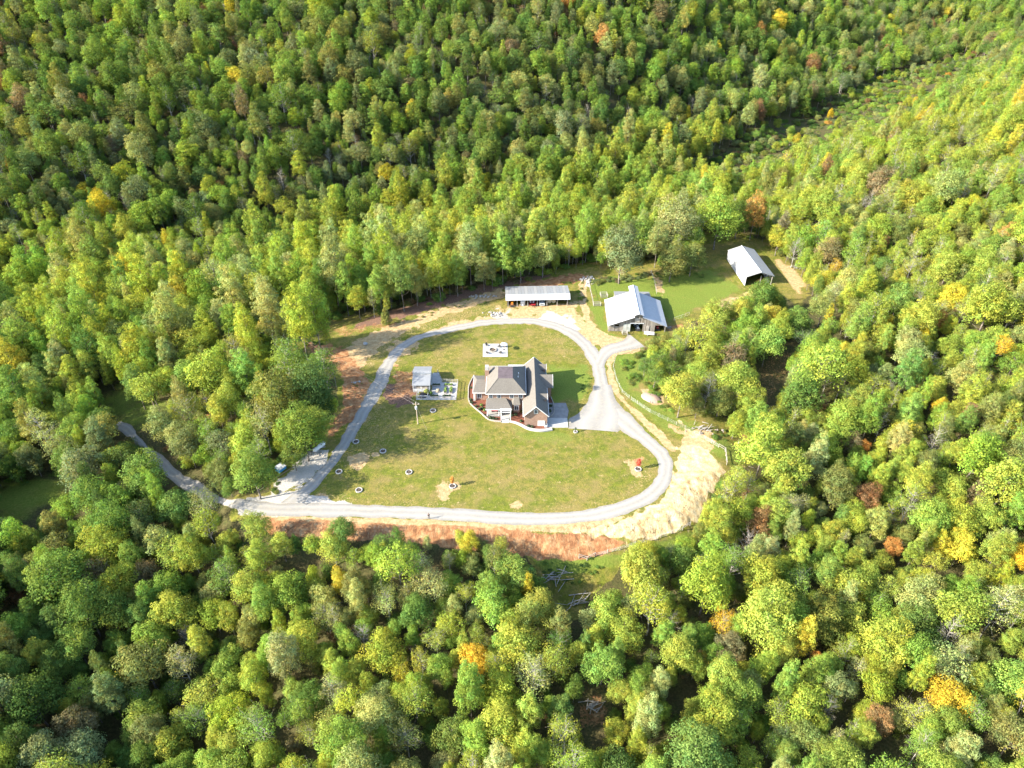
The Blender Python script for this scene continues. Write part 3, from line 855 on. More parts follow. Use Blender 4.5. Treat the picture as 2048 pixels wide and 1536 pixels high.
# front porch
MB().box(-7.2, -0.3, 158.4, 161.6, -0.2, 0.42).build('porch_floor', M_conc, house)
r = MB()
q = [(-7.5, 158.0, 3.0), (-0.0, 158.0, 3.0), (-0.0, 161.58, 3.0), (-7.5, 161.58, 3.0)]
u0, u1 = (-7.2, 161.58, 4.35), (-1.75, 161.58, 4.35)
r.poly(q[0], q[1], u1, u0).poly(q[1], q[2], u1).poly(q[3], q[0], u0).poly(*q[::-1])
r.build('porch_roof', M_shin, house)
MB().box(-7.55, 0.05, 157.9, 158.0, 2.78, 3.04).build('porch_fascia', M_white, house)
for x in (-7.05, -3.75, -3.1, -0.45):
    MB().box(x - .13, x + .13, 158.4, 158.66, 0.42, 2.98).box(x - .2, x + .2, 158.33, 158.73, 0.42, 0.62).build('porch_column', M_white, house)
p = MB()
for x in (-3.1, -0.45):
    p.box(x - .12, x + .12, 156.75, 156.99, 0, 2.75)
p.box(-3.35, -0.2, 156.72, 156.86, 2.75, 2.95)
for x in (-3.1, -0.45):
    p.box(x - .08, x + .08, 156.5, 158.3, 2.95, 3.1)
for k in range(4):
    p.box(-3.4, -0.15, 157.1 + k * .33, 157.19 + k * .33, 3.1, 3.2)
p.build('entry_pergola', M_white, house)
s = MB()
for k in range(3):
    s.box(-3.0, -0.55, 157.3 + k * .36, 158.4, -0.05, 0.14 * (k + 1))
s.build('front_steps', M_concw, house)
# chimney
ch = MB(); ch.box(-7.95, -6.75, 169.6, 170.9, -0.2, 8.3)
cho = ch.build('chimney', M_brick, house)
MB().box(-7.85, -6.85, 169.7, 170.8, 8.3, 9.55).build('chimney_cap', M_concw, cho)
# windows and doors
def window(x, y, z, wd=1.0, hg=1.5, face='y', parent=house):
    f = MB()
    if face == 'y':
        f.box(x - wd / 2 - .12, x + wd / 2 + .12, y - .07, y - .005, z - hg / 2 - .12, z + hg / 2 + .12)
        f = f.build('window', M_white, parent)
        for sx in (-1, 1):
            MB().box(x + sx * wd / 4 - wd * .21, x + sx * wd / 4 + wd * .21, y - .095, y - .075, z - hg / 2 + .03, z + hg / 2 - .03).build('pane', M_glass, f)
    else:
        s = 1 if face == 'x' else -1
        f.box(min(x + s * .005, x + s * .07), max(x + s * .005, x + s * .07), y - wd / 2 - .12, y + wd / 2 + .12, z - hg / 2 - .12, z + hg / 2 + .12)
        f = f.build('window', M_white, parent)
        for sy in (-1, 1):
            MB().box(min(x + s * .075, x + s * .095), max(x + s * .075, x + s * .095), y + sy * wd / 4 - wd * .21, y + sy * wd / 4 + wd * .21, z - hg / 2 + .03, z + hg / 2 - .03).build('pane', M_glass, f)
for x in (-6.15, -3.75, -0.1, 2.45):
    window(x, 161.6, 5.05, 0.95, 1.35)
window(-5.8, 161.6, 1.8, 1.0, 1.5); window(-2.2, 161.6, 1.8, 1.0, 1.5)
window(-9.6, 166.2, 1.6, 1.2, 1.4)
window(1.3, 160.25, 1.85, 1.1, 1.5)
window(6.65, 154.25, 5.2, 0.85, 1.15)
window(3.55, 156.6, 1.6, 1.2, 1.3, '-x'); window(11.55, 170.2, 2.0, 1.4, 1.4, 'x')
dr = MB().box(-3.55, -2.6, 161.53, 161.59, 0.43, 2.6).build('front_door', M_redp, house)
MB().tube((-2.75, 161.45, 1.4), (-2.75, 161.52, 1.4), .05, n=6).build('handle', M_iron, dr)
dr = MB().box(7.2, 9.2, 154.17, 154.24, -0.05, 1.95).build('white_side_door', M_white, house)
MB().box(7.3, 9.1, 154.13, 154.165, 0.95, 1.0).build('door_rail', M_offw, dr)
for y in (157.8, 163.6):
    g = MB().box(9.86, 9.93, y - 1.45, y + 1.45, -0.02, 2.4).build('garage_door', M_white, house)
    for k in range(3):
        MB().box(9.935, 9.945, y - 1.4, y + 1.4, .55 + k * .6, .59 + k * .6).build('door_groove', M_offw, g)
lt = MB()
for x in (-11.2, -10.9):
    lt.box(x - .11, x + .11, 165.75, 165.97, 0, 3.0)
lt.build('side_column', M_white, house)['kind'] = 'stuff'

# garden wall, beds, walk and drive slabs round the house
WALL = [(-11.75, 178.6), (-12.6, 175.5), (-13.1, 172.8), (-13.05, 169.5), (-12.9, 166.6), (-12.2, 164.4), (-11.2, 162.8), (-8.9, 159.9), (-7.0, 157.4), (-5.2, 156.4), (-3.1, 156.05)]
WALL2 = [(-0.75, 156.05), (0.9, 155.5), (2.35, 154.6), (4.5, 152.9), (6.3, 152.25), (8.5, 152.05), (11.2, 152.6)]
def low_wall(pts, w0, w1, h0, name, mat, parent=None):
    C, ln = catmull(pts, 60)
    T = np.gradient(C, axis=0); T /= np.linalg.norm(T, axis=1, keepdims=True)
    Nn = np.c_[-T[:, 1], T[:, 0]]
    wd = np.linspace(w0, w1, 60)[:, None] / 2
    A, B = C + Nn * wd, C - Nn * wd
    m = MB()
    for k in range(59):
        i = len(m.v)
        for q in (k, k + 1):
            m.v += [(*A[q], -0.15), (*B[q], -0.15), (*B[q], h0), (*A[q], h0)]
        m.f += [(i + 3, i + 2, i + 6, i + 7), (i, i + 3, i + 7, i + 4), (i + 1, i + 5, i + 6, i + 2)]
        if k == 0: m.f.append((i, i + 1, i + 2, i + 3))
        if k == 58: m.f.append((i + 4, i + 7, i + 6, i + 5))
    return m.build(name, mat, parent)
tag(low_wall(WALL, 0.28, 0.32, 0.34, 'garden_wall', M_stone), 'low curved pale stone edging wall round the left mulch bed of the brick house', 'wall')
tag(low_wall(WALL2, 0.45, 1.0, 0.45, 'garden_wall', M_concw), 'broad pale curved retaining wall in front of the brick garage gable', 'wall')
W3 = [(10.4, 171.0), (11.4, 168.0), (12.2, 164.0), (12.1, 160.2), (11.2, 158.4)]
tag(low_wall(W3, 0.25, 0.25, 0.3, 'garden_wall', M_stone), 'short curved stone edging beside the shaded right bed of the brick house', 'wall')
bed = MB()
bed.v = [(*p, 0.1) for p in WALL] + [(-3.1, 158.35, .1), (-7.25, 158.35, .1), (-7.25, 161.55, .1), (-7.05, 166.15, .1), (-11.05, 166.15, .1), (-11.05, 174.0, .1), (-11.2, 178.0, .1)]
bed.f = [tuple(range(len(bed.v)))]
tag(bed.build('mulch_bed', M_mulch), 'red mulch planting bed along the left front of the brick house', kind='structure')
bed = MB()
bed.v = [(*p, 0.1) for p in WALL2] + [(9.8, 154.2, .1), (3.5, 154.2, .1), (3.5, 160.2, .1), (2.1, 160.2, .1), (0.5, 160.2, .1), (-0.25, 160.2, .1), (-0.25, 156.1, .1)]
bed.f = [tuple(range(len(bed.v)))]
tag(bed.build('mulch_bed', M_mulch), 'red mulch planting bed between the porch steps and the garage gable', kind='structure')
bed = MB()
bed.v = [(*p, 0.09) for p in W3] + [(9.9, 158.4, .09), (9.9, 167.4, .09)]
bed.f = [tuple(range(len(bed.v)))]
tag(bed.build('mulch_bed', M_mulch), 'dark red mulch bed in the shade right of the garage wing', kind='structure')
tag(MB().prism([(-2.95, 155.6), (-0.85, 155.6), (-0.85, 158.3), (-2.95, 158.3)], -0.1, 0.12).build('front_walk', M_concw), 'square white concrete landing below the front steps', kind='structure')
tag(MB().prism([(9.9, 153.5), (15.8, 153.5), (15.8, 157.55), (9.9, 157.75)], -0.1, 0.155).build('white_slab', M_concw), 'white concrete slab at the front corner of the garage', kind='structure')
tag(MB().prism([(9.95, 157.8), (15.8, 157.6), (16.4, 161), (15.8, 164.7), (9.95, 164.7)], -0.1, 0.135).build('drive_slab', M_slabg), 'grey concrete drive slab before the garage doors', kind='structure')

# shrubs in the beds (each a clump of leaf tufts on a stem)
def leaf_clump(n, r, zs, leaf, seed, top=0.0):
    g = np.random.default_rng(abs(int(seed)))
    d = g.normal(size=(n, 3)); d /= np.linalg.norm(d, axis=1, keepdims=True)
    p = d * (r * g.uniform(0.45, 1.0, (n, 1)) ** 0.6); p[:, 2] = p[:, 2] * zs + top
    m = MB()
    for k in range(n):
        u = Vector(g.normal(size=3)).normalized(); nn = (Vector(d[k]) + Vector(g.normal(size=3)) * .5).normalized()
        u = (u - nn * u.dot(nn)).normalized(); q = nn.cross(u)
        c_ = Vector(p[k]); a_, b_ = u * leaf * g.uniform(.7, 1.2), q * leaf * g.uniform(.5, .9)
        m.poly(c_ - a_ - b_, c_ + a_ - b_, c_ + a_ + b_, c_ - a_ + b_)
    return m
def bed_shrub(mat, label, r=0.45):
    t = thing('garden_shrub', label, 'shrub', (0, 0, -50), group='young shrubs planted round the house')
    leaf_clump(70, r, .8, .12, 5, r * .75).build('foliage', mat, t, local=True)
    MB().tube((0, 0, -.1), (0, 0, r * .8), .04, n=5).build('stem', M_wood, t, local=True)
    return t
sg = bed_shrub(M_leafy, 'small green shrub in the red mulch left of the front porch')
sd = bed_shrub(M_leafd, 'small dark shrub in the red mulch bed beside the brick house')
spots = [(-9.0, 163.4, 0), (-8.6, 162.0, 1), (-8.0, 161.0, 0), (-12.2, 166.0, 1), (-11.9, 164.6, 1), (-10.4, 163.0, 1), (-9.4, 161.5, 1), (-7.8, 158.9, 1), (-6.2, 157.3, 1), (-5.3, 157.2, 1), (-4.4, 157.1, 1), (-6.4, 157.9, 1), (-12.3, 172.0, 1),
         (-0.1, 158.6, 1), (1.0, 158.9, 1), (2.6, 156.0, 1), (4.6, 153.7, 1), (5.6, 153.5, 1), (10.9, 160.5, 1), (11.3, 163.0, 1)]
ug = ud = False
for x, y, k in spots:
    if k == 0:
        o = sg if not ug else dup(sg, (0, 0, 0)); ug = True
    else:
        o = sd if not ud else dup(sd, (0, 0, 0)); ud = True
    if k: o['label'] = 'small dark shrub in the left mulch bed of the brick house' if x < -3 else 'small dark shrub in the mulch bed before the garage gable' if x < 9 else 'small dark shrub in the shaded bed right of the garage'
    o.location = (x, y, 0.1); o.rotation_euler = (0, 0, random.uniform(0, 6)); s_ = random.uniform(.75, 1.35); o.scale = (s_, s_, s_)
# porch bench and air conditioner
t = thing('porch_bench', 'brown slatted bench on the front porch of the brick house', 'bench', (-5.0, 160.2, 0.42))
sm = MB(); [sm.box(-.9, .9, -.25 + k * .13, -.15 + k * .13, .42, .46) for k in range(4)]; sm.build('seat', M_redp, t, local=True)['kind'] = 'stuff'
sm = MB(); [sm.box(-.9, .9, .3, .34, .55 + k * .15, .66 + k * .15) for k in range(3)]; sm.build('backrest', M_redp, t, local=True)['kind'] = 'stuff'
for x in (-.8, .8):
    MB().box(x - .04, x + .04, -.25, .34, 0, .42).build('leg', M_iron, t, local=True)
t = thing('air_conditioner', 'grey air conditioning unit against the brick garage gable', 'air conditioner', (9.5, 153.75, 0.16))
MB().box(-.4, .4, -.38, .38, 0, .85).build('case', M_steel, t, local=True)
MB().lathe([(.3, .86), (.32, .9), (.05, .92)], n=12).build('fan_grille', M_iron, t, local=True)

# ------------------------------------------------------------------ fire pit patio
tag(MB().prism([at(966, 688), at(1015, 688), at(1015.5, 714), at(965.5, 714)], -0.1, 0.12).build('patio', M_concw), 'pale rectangular concrete patio behind the brick house', kind='structure')
fx, fy = at(985.5, 701)
t = thing('fire_pit', 'round stone fire pit in the middle of the pale patio', 'fire pit', (fx, fy, .12))
for k in range(16):
    a = 2 * math.pi * k / 16
    MB().obox((1.15 * math.cos(a), 1.15 * math.sin(a), .17), (.36, .38, .34), a + math.pi / 2).build('stone', M_grey_wood if k % 3 else M_stone, t, local=True)
MB().lathe([(0.95, 0), (0.95, .08), (.1, .12)], n=16).build('ash_bed', M_soil, t, local=True)
MB().tube((-.5, -.2, .16), (.5, .25, .22), .09, n=6).build('log', M_wood, t, local=True)
def patio_chair():
    t = thing('patio_chair', 'dark slatted patio chair', 'chair', (0, 0, -50), group='chairs round the fire pit')
    s_ = MB(); [s_.box(-.32, .32, -.3 + k * .13, -.2 + k * .13, .36, .40) for k in range(5)]; s_.build('seat', M_iron, t, local=True)['kind'] = 'stuff'
    b_ = MB(); [b_.obox((-.26 + k * .13, .42, .68), (.1, .04, .72), 0, -.3) for k in range(5)]; b_.build('backrest', M_iron, t, local=True)['kind'] = 'stuff'
    for sx in (-1, 1):
        MB().box(sx * .36 - .05, sx * .36 + .05, -.35, .4, .56, .60).build('armrest', M_iron, t, local=True)
        MB().box(sx * .33 - .04, sx * .33 + .04, -.33, -.25, 0, .56).build('leg', M_iron, t, local=True)
        MB().box(sx * .33 - .04, sx * .33 + .04, .3, .38, 0, .4).build('leg', M_iron, t, local=True)
    return t
pc = patio_chair()
for i, (px, py, lab) in enumerate([(975, 707.5, 'dark patio chair at the near left side of the fire pit'), (1000, 707, 'dark patio chair at the near right side of the fire pit'), (974, 692.5, 'dark patio chair at the far left side of the fire pit'), (998, 695, 'dark patio chair at the far right side of the fire pit'), (1009, 694.5, 'dark patio chair under the white umbrella')]):
    x, y = at(px, py)
    rz = math.atan2(y - fy, x - fx) - math.pi / 2
    o = pc if i == 0 else dup(pc, (0, 0, 0))
    o.location = (x, y, .12); o.rotation_euler = (0, 0, rz); o['label'] = lab
ux, uy = at(1008, 700)
t = thing('patio_umbrella', 'white six sided patio umbrella at the corner of the fire pit patio', 'umbrella', (ux, uy, .12))
MB().tube((0, 0, 0), (0, 0, 2.55), .035, n=6).build('pole', M_iron, t, local=True)
MB().lathe([(.3, 0), (.3, .07), (.06, .12)], n=10).build('base', M_iron, t, local=True)
for k in range(6):
    a, b_ = math.pi / 3 * k, math.pi / 3 * (k + 1)
    MB().slab([(0, 0, 2.62), (1.15 * math.cos(a), 1.15 * math.sin(a), 2.2), (1.15 * math.cos(b_), 1.15 * math.sin(b_), 2.2)], .03).build('canopy_panel', M_white if k % 3 else M_offw, t, local=True)

# ------------------------------------------------------------------ garden pavilion with fenced vegetable garden
t = thing('garden_pavilion', 'small white garden pavilion with a stepped metal roof beside the vegetable garden', 'pavilion', (-27, 174, 0))
MB().slab([(-29.75, 169.75, 2.75), (-24.35, 169.75, 2.75), (-24.6, 174.7, 3.35), (-30.0, 174.7, 3.35)], .1).build('lower_roof', M_roofg, t)
MB().slab([(-30.1, 174.6, 3.75), (-24.55, 174.6, 3.75), (-24.55, 175.6, 3.95), (-30.1, 175.6, 3.95)], .1).slab([(-30.1, 175.6, 3.95), (-24.55, 175.6, 3.95), (-24.5, 179.0, 3.2), (-29.95, 179.0, 3.2)], .1).build('upper_roof', M_roofg, t)
MB().box(-29.9, -24.7, 174.72, 174.82, 3.2, 3.66).build('clerestory', M_white, t)
MB().box(-29.7, -24.8, 172.6, 178.5, -.1, 3.0).build('wall', M_white, t)
MB().box(-28.9, -25.2, 172.5, 172.59, 0.3, 2.3).build('opening', M_glass, t)
for x in (-29.5, -27.1, -24.7):
    MB().box(x - .09, x + .09, 170.05, 170.23, 0, 2.7).build('post', M_white, t)
MB().box(-29.6, -24.6, 169.95, 172.55, -.1, .3).build('porch_floor', M_grey_wood, t)
MB().box(-29.5, -26.0, 170.08, 170.14, .45, 1.25).build('porch_rail', M_offw, t)
tag(MB().prism([(-28.3, 166.3), (-16.5, 166.3), (-16.5, 174.9), (-21.4, 175.1), (-23.0, 180.2), (-24.7, 180.0), (-24.7, 172.4), (-24.6, 169.8), (-28.3, 169.8)], -.1, .05).build('garden_floor', M_concw), 'white weed cloth floor of the fenced vegetable garden', kind='structure')
def raised_bed(x0, x1, y0, y1, label, mat=None, h=.4, n=60):
    t = thing('raised_bed', label, 'planter', ((x0 + x1) / 2, (y0 + y1) / 2, .05), group='raised beds of the vegetable garden')
    a, b_ = (x1 - x0) / 2, (y1 - y0) / 2
    for nm, q in (('side_board', (-a, a, -b_, -b_ + .06)), ('side_board', (-a, a, b_ - .06, b_)), ('end_board', (-a, -a + .06, -b_ + .06, b_ - .06)), ('end_board', (a - .06, a, -b_ + .06, b_ - .06))):
        MB().box(*q, 0, h).build(nm, M_grey_wood, t, local=True)
    MB().box(-a + .06, a - .06, -b_ + .06, b_ - .06, 0, h - .06).build('soil', M_soil, t, local=True)
    if n:
        f = MB(); g = np.random.default_rng(abs(int(x0 * 7 + y0)))
        for k in range(n):
            cx, cy = g.uniform(-a * .85, a * .85), g.uniform(-b_ * .8, b_ * .8); s_ = g.uniform(.09, .2)
            f.obox((cx, cy, h + g.uniform(0, .35)), (s_ * 2, s_ * 1.6, .02), g.uniform(0, 6), g.uniform(-1, 1))
        f.build('crop', mat or M_leafy, t, local=True)['kind'] = 'stuff'
    return t
raised_bed(-24.2, -21.7, 173.0, 173.6, 'long raised bed nearest the pavilion in the vegetable garden', M_leafd)
raised_bed(-20.6, -17.9, 173.0, 173.7, 'long raised bed along the far fence of the vegetable garden')
raised_bed(-20.4, -19.6, 169.2, 172.2, 'left one of the two raised beds with tall plants')
raised_bed(-18.7, -17.9, 169.2, 172.2, 'right one of the two raised beds with tall plants')
raised_bed(-24.4, -21.8, 167.4, 168.1, 'left raised bed along the near fence of the vegetable garden', M_leafd)
raised_bed(-20.7, -18.0, 167.4, 168.1, 'right raised bed along the near fence of the vegetable garden', M_leafd)
t = thing('round_planter', 'round planter mound in the middle of the vegetable garden', 'planter', (-22.2, 170.4, .05))
MB().lathe([(.75, 0), (.75, .4), (.66, .4), (.66, .3), (.05, .36)], n=16).build('rim', M_stone, t, local=True)
leaf_clump(70, .6, .6, .14, 8, .55).build('foliage', M_tan, t, local=True)
t = thing('garden_shrub', 'yellow green shrub at the porch corner of the garden pavilion', 'shrub', (-25.5, 169.2, 0))
leaf_clump(160, .8, 1.1, .16, 9, .95).build('foliage', plain('lime_leaf', (0.23, 0.24, 0.05), .85, vary=.4, scale=5), t, local=True)
MB().tube((0, 0, 0), (0, 0, .9), .05).build('stem', M_wood, t, local=True)
t = thing('garden_shrub', 'grey green shrub inside the vegetable garden beside the black covered bed', 'shrub', (-24.2, 169.0, 0))
leaf_clump(120, .55, 1.0, .14, 10, .6).build('foliage', M_leafy, t, local=True)
MB().tube((0, 0, 0), (0, 0, .6), .05).build('stem', M_wood, t, local=True)
t = thing('covered_bed', 'black covered bed in a white frame at the near left garden corner', 'planter', (-26.4, 168.2, .05))
bm_ = MB(); bm_.lathe([(1.25, 0), (1.2, .45), (.9, .75), (.4, .9), (.05, .92)], n=14); bm_.build('cover', M_black, t, local=True)
fm = MB(); [fm.box(-1.5, 1.5, y - .05, y + .05, .9, 1.0) for y in (-1.2, 1.2)]; [fm.box(x - .05, x + .05, -1.15, 1.15, .9, 1.0) for x in (-1.45, 1.45)]; [fm.box(x - .04, x + .04, y - .04, y + .04, 0, .9) for x in (-1.45, 1.45) for y in (-1.2, 1.2)]
fm.build('frame', M_white, t, local=True)
# garden fence: posts, rails and wire
def post_fence(name, label, pts, spacing, h, mat, rails=2, pr=.06, rr=.035, group=None, wire=0, cat='fence'):
    t = thing(name, label, cat, (pts[0][0], pts[0][1], H1(*pts[0][:2])), group=group)
    P = np.array([p[:2] for p in pts], float)
    s = np.r_[0, np.cumsum(np.linalg.norm(np.diff(P, axis=0), axis=1))]
    corner = list(s)
    q = sorted(set([round(v_, 3) for v_ in corner] + [round(v_, 3) for a, b_ in zip(s[:-1], s[1:]) for v_ in np.linspace(a, b_, max(2, int(round((b_ - a) / spacing)) + 1))]))
    X, Y = np.interp(q, s, P[:, 0]), np.interp(q, s, P[:, 1])
    Z = [H1(a, b_) for a, b_ in zip(X, Y)]
    for x, y, z in zip(X, Y, Z):
        MB().tube((x, y, z - .3), (x, y, z + h + .08), pr, n=5).build('post', mat, t)
    for k in range(rails):
        hh = h * (1 - .48 * k)
        m = MB()
        for i in range(len(X) - 1):
            m.tube((X[i], Y[i], Z[i] + hh), (X[i + 1], Y[i + 1], Z[i + 1] + hh), rr, n=4)
        m.build('rail', mat, t)['kind'] = 'stuff'
    if wire:
        m = MB()
        for k in range(wire):
            hh = h * (.15 + .75 * k / max(1, wire - 1))
            for i in range(len(X) - 1):
                m.tube((X[i], Y[i], Z[i] + hh), (X[i + 1], Y[i + 1], Z[i + 1] + hh), .012, n=3)
        m.build('wire', M_steel, t)['kind'] = 'stuff'
    return t
post_fence('garden_fence', 'post and rail fence round the white floored vegetable garden', [(-28.25, 169.7), (-28.25, 166.25), (-16.5, 166.25), (-16.5, 174.9), (-21.4, 175.1), (-23.1, 180.1)], 1.75, 1.25, M_grey_wood, 2, .065, .045, wire=4)

# ------------------------------------------------------------------ long open fronted shed
shed = thing('open_shed', 'long open fronted metal roofed shed full of machines behind the loop road', 'shed', (9.2, 221.9, 0), math.radians(1.9))
LX = 10.95
for k in range(20):
    x0, x1 = -LX - .55 + k * (2 * LX + 1.1) / 20, -LX - .55 + (k + 1) * (2 * LX + 1.1) / 20
    dz = random.uniform(0, .03)
    MB().slab([(x0 + .02, .55, 4.15 + dz), (x1 - .02, .55, 4.15 + dz), (x1 - .02, 8.9, 3.0 + dz), (x0 + .02, 8.9, 3.0 + dz)], .05).build('roof_sheet', M_roofg if k % 3 else M_roofh, shed, local=True)  # back slope coloured greyer because it tilts away from the sun
MB().slab([(-LX - .55, -1.35, 2.95), (LX + .55, -1.35, 2.95), (LX + .55, .55, 4.12), (-LX - .55, .55, 4.12)], .06).build('front_roof', M_roofw, shed, local=True)  # front slope coloured whiter because it faces the sun
MB().tube((-LX - .6, .55, 4.18), (LX + .6, .55, 4.18), .1, n=6).build('ridge_cap', M_offw, shed, local=True)
MB().box(-LX, LX, 7.6, 7.72, 0, 2.95).build('back_wall', M_shedw, shed, local=True)
for x in (-LX, LX - .1):
    MB().prism([(x, 0), (x + .1, 0), (x + .1, 7.6), (x, 7.6)], 0, 2.9).build('end_wall', M_shedw, shed, local=True)
for x in (-7.4, -3.6, -.2, 3.25, 6.9, 10.5, -10.6):
    MB().box(x - .1, x + .1, -.75, -.55, -.1, 3.1).build('post', M_grey_wood, shed, local=True)
MB().box(-LX, LX, -.76, -.54, 2.85, 3.0).build('beam', M_grey_wood, shed, local=True)
SH = lambda x, y, z=0: (9.2 + x * math.cos(math.radians(1.9)) - y * math.sin(math.radians(1.9)), 221.9 + x * math.sin(math.radians(1.9)) + y * math.cos(math.radians(1.9)), z)

def wheel(parent, x, y, r, wd, mat=None):
    ty = MB().lathe([(r * .6, -wd / 2), (r * .95, -wd / 2), (r, -wd / 3), (r, wd / 3), (r * .95, wd / 2), (r * .6, wd / 2)], (x, y, r), 16, 'x').build('wheel', M_black, parent, local=True)
    MB().lathe([(.05, -wd / 2 - .01), (r * .58, -wd / 2 - .01), (r * .58, wd / 2 + .01), (.05, wd / 2 + .01)], (x, y, r), 12, 'x').build('rim', mat or M_steel, ty, local=True)
def tractor(name, label, paint, loc, rz):
    t = thing(name, label, 'tractor', loc, rz)
    for sx in (-1, 1):
        wheel(t, sx * .72, .55, .68, .42, paint); wheel(t, sx * .62, -1.15, .4, .28, paint)
    MB().sideprism([(-1.75, .6), (-1.7, 1.2), (-.55, 1.32), (-.3, 1.25), (-.3, .6)], -.32, .32).build('hood', paint, t, local=True)
    MB().box(-.25, .25, -.35, .9, .5, .85).build('chassis', M_iron, t, local=True)
    for sx in (-1, 1):
        MB().sideprism([(-.05, 1.1), (.1, 1.42), (.95, 1.45), (1.15, 1.1)], sx * .72 - .2, sx * .72 + .2).build('fender', paint, t, local=True)
    MB().box(-.25, .25, .35, .8, .95, 1.05).box(-.25, .25, .74, .84, 1.05, 1.5).build('seat', M_black, t, local=True)
    MB().path([(-.5, .95, .9), (-.5, .95, 2.3), (.5, .95, 2.3), (.5, .95, .9)], .04).build('roll_bar', M_iron, t, local=True)
    MB().tube((0, -.25, 1.2), (0, .1, 1.45), .03).lathe([(.17, 1.44), (.2, 1.46), (.17, 1.48)], (0, .1, 0), 10).build('steering_wheel', M_black, t, local=True)
    for sx in (-1, 1):
        MB().lathe([(.02, -1.78), (.09, -1.77), (.09, -1.74)], (sx * .2, 0, 1.0), 8, 'y').build('headlight', M_white, t, local=True)
    MB().path([(-.45, -.6, .9), (-.45, -2.0, .55)], .05).path([(.45, -.6, .9), (.45, -2.0, .55)], .05).build('loader_arm', paint, t, local=True)
    MB().sideprism([(-2.5, .15), (-2.05, .12), (-1.95, .65), (-2.0, .66), (-2.1, .2), (-2.5, .2)], -.8, .8).build('bucket', M_iron, t, local=True)
    return t
tractor('tractor', 'orange tractor with loader parked in the left end of the open shed', M_orange, SH(-9.2, 1.2), 0.1)
t = thing('water_tank', 'white upright plastic tank in the second bay of the open shed', 'tank', SH(-5.3, .5))
MB().lathe([(.85, 0), (.9, .1), (.9, 1.7), (.75, 2.0), (.3, 2.15), (.3, 2.3), (.05, 2.32)], n=18).build('tank_body', M_white, t, local=True)
MB().lathe([(.32, 2.3), (.32, 2.4), (.05, 2.41)], n=12).build('lid', M_offw, t, local=True)
t = thing('flat_trailer', 'red flat trailer in the third bay of the open shed', 'trailer', SH(-1.9, .6))
MB().box(-1.1, 1.1, -1.6, 2.2, .6, .72).build('deck', M_redp, t, local=True)
for x in (-1.1, 1.05):
    MB().box(x, x + .05, -1.6, 2.2, .73, 1.0).build('side_rail', M_redp, t, local=True)
for sx in (-1, 1):
    wheel(t, sx * .95, .6, .32, .2)
MB().path([(-.4, -1.6, .62), (0, -2.5, .5), (.4, -1.6, .62)], .05).build('drawbar', M_iron, t, local=True)
for k, (px_, nm) in enumerate(((-.6, 'grey metal drum standing on the red trailer, left one'), (.45, 'grey metal drum standing on the red trailer, right one'))):
    d_ = thing('metal_drum', nm, 'drum', SH(-1.9 + px_, .9, .73), group='drums on the red trailer')
    MB().lathe([(.3, 0), (.3, .3), (.32, .32), (.3, .34), (.3, .65), (.32, .67), (.3, .69), (.3, .95), (.05, .93)], n=12).build('barrel', M_steel if k else M_offw, d_, local=True)
    MB().tube((.15, 0, .94), (.15, 0, .99), .04).build('bung', M_iron, d_, local=True)
t = thing('parked_car', 'silver pickup truck parked nose out in the open shed', 'truck', SH(1.6, 1.9), 0)
MB().sideprism([(-2.7, .45), (-2.72, .95), (-2.55, 1.08), (-1.25, 1.18), (-.55, 1.75), (.75, 1.78), (1.0, 1.15), (2.6, 1.12), (2.65, .5)], -.92, .92).build('body', M_silver, t, local=True)
MB().slab([(-.8, -1.29, 1.23), (.8, -1.29, 1.23), (.7, -.62, 1.75), (-.7, -.62, 1.75)], .03).build('windscreen', M_glass, t, local=True)
MB().box(-.65, .65, -2.76, -2.715, .62, .92).build('grille', M_iron, t, local=True)
MB().box(-.95, .95, -2.85, -2.73, .42, .6).build('bumper', M_steel, t, local=True)
for sx in (-1, 1):
    MB().box(sx * .78 - .13, sx * .78 + .13, -2.75, -2.7, .72, .92).build('headlight', M_white, t, local=True)
    MB().box(sx * 1.05 - .1, sx * 1.05 + .1, -1.0, -.88, 1.15, 1.32).build('mirror', M_iron, t, local=True)
    wheel(t, sx * .82, -1.75, .38, .26); wheel(t, sx * .82, 1.7, .38, .26)
    MB().box(min(sx * .921, sx * .93), max(sx * .921, sx * .93), -.55, .65, 1.2, 1.6).build('side_window', M_glass, t, local=True)
for k, (x, y, z, lb) in enumerate(((4.4, 2.2, 0, 'round tan hay bale in the open shed, left of the pair on the floor'), (5.9, 2.2, 0, 'round tan hay bale in the open shed, right of the pair on the floor'), (5.1, 2.3, 1.25, 'round tan hay bale lying on top of the other two'))):
    t = thing('hay_bale', lb, 'hay bale', SH(x, y, z), group='hay bales in the open shed')
    MB().lathe([(.1, -.8), (.68, -.8), (.73, -.7), (.73, .7), (.68, .8), (.1, .8)], (0, 0, .73), 16, 'y').build('bale', M_tan, t, local=True)
    MB().lathe([(.735, -.4), (.745, -.35), (.735, -.3)], (0, 0, .73), 16, 'y').build('twine', M_wood, t, local=True)
t = thing('work_bench', 'grey work bench with boxes in the right end bay of the open shed', 'bench', SH(8.8, 3.2))
MB().box(-1.3, 1.3, -.4, .4, .85, .93).build('top', M_grey_wood, t, local=True)
for x in (-1.2, 1.2):
    for y in (-.32, .32):
        MB().box(x - .05, x + .05, y - .05, y + .05, 0, .85).build('leg', M_grey_wood, t, local=True)

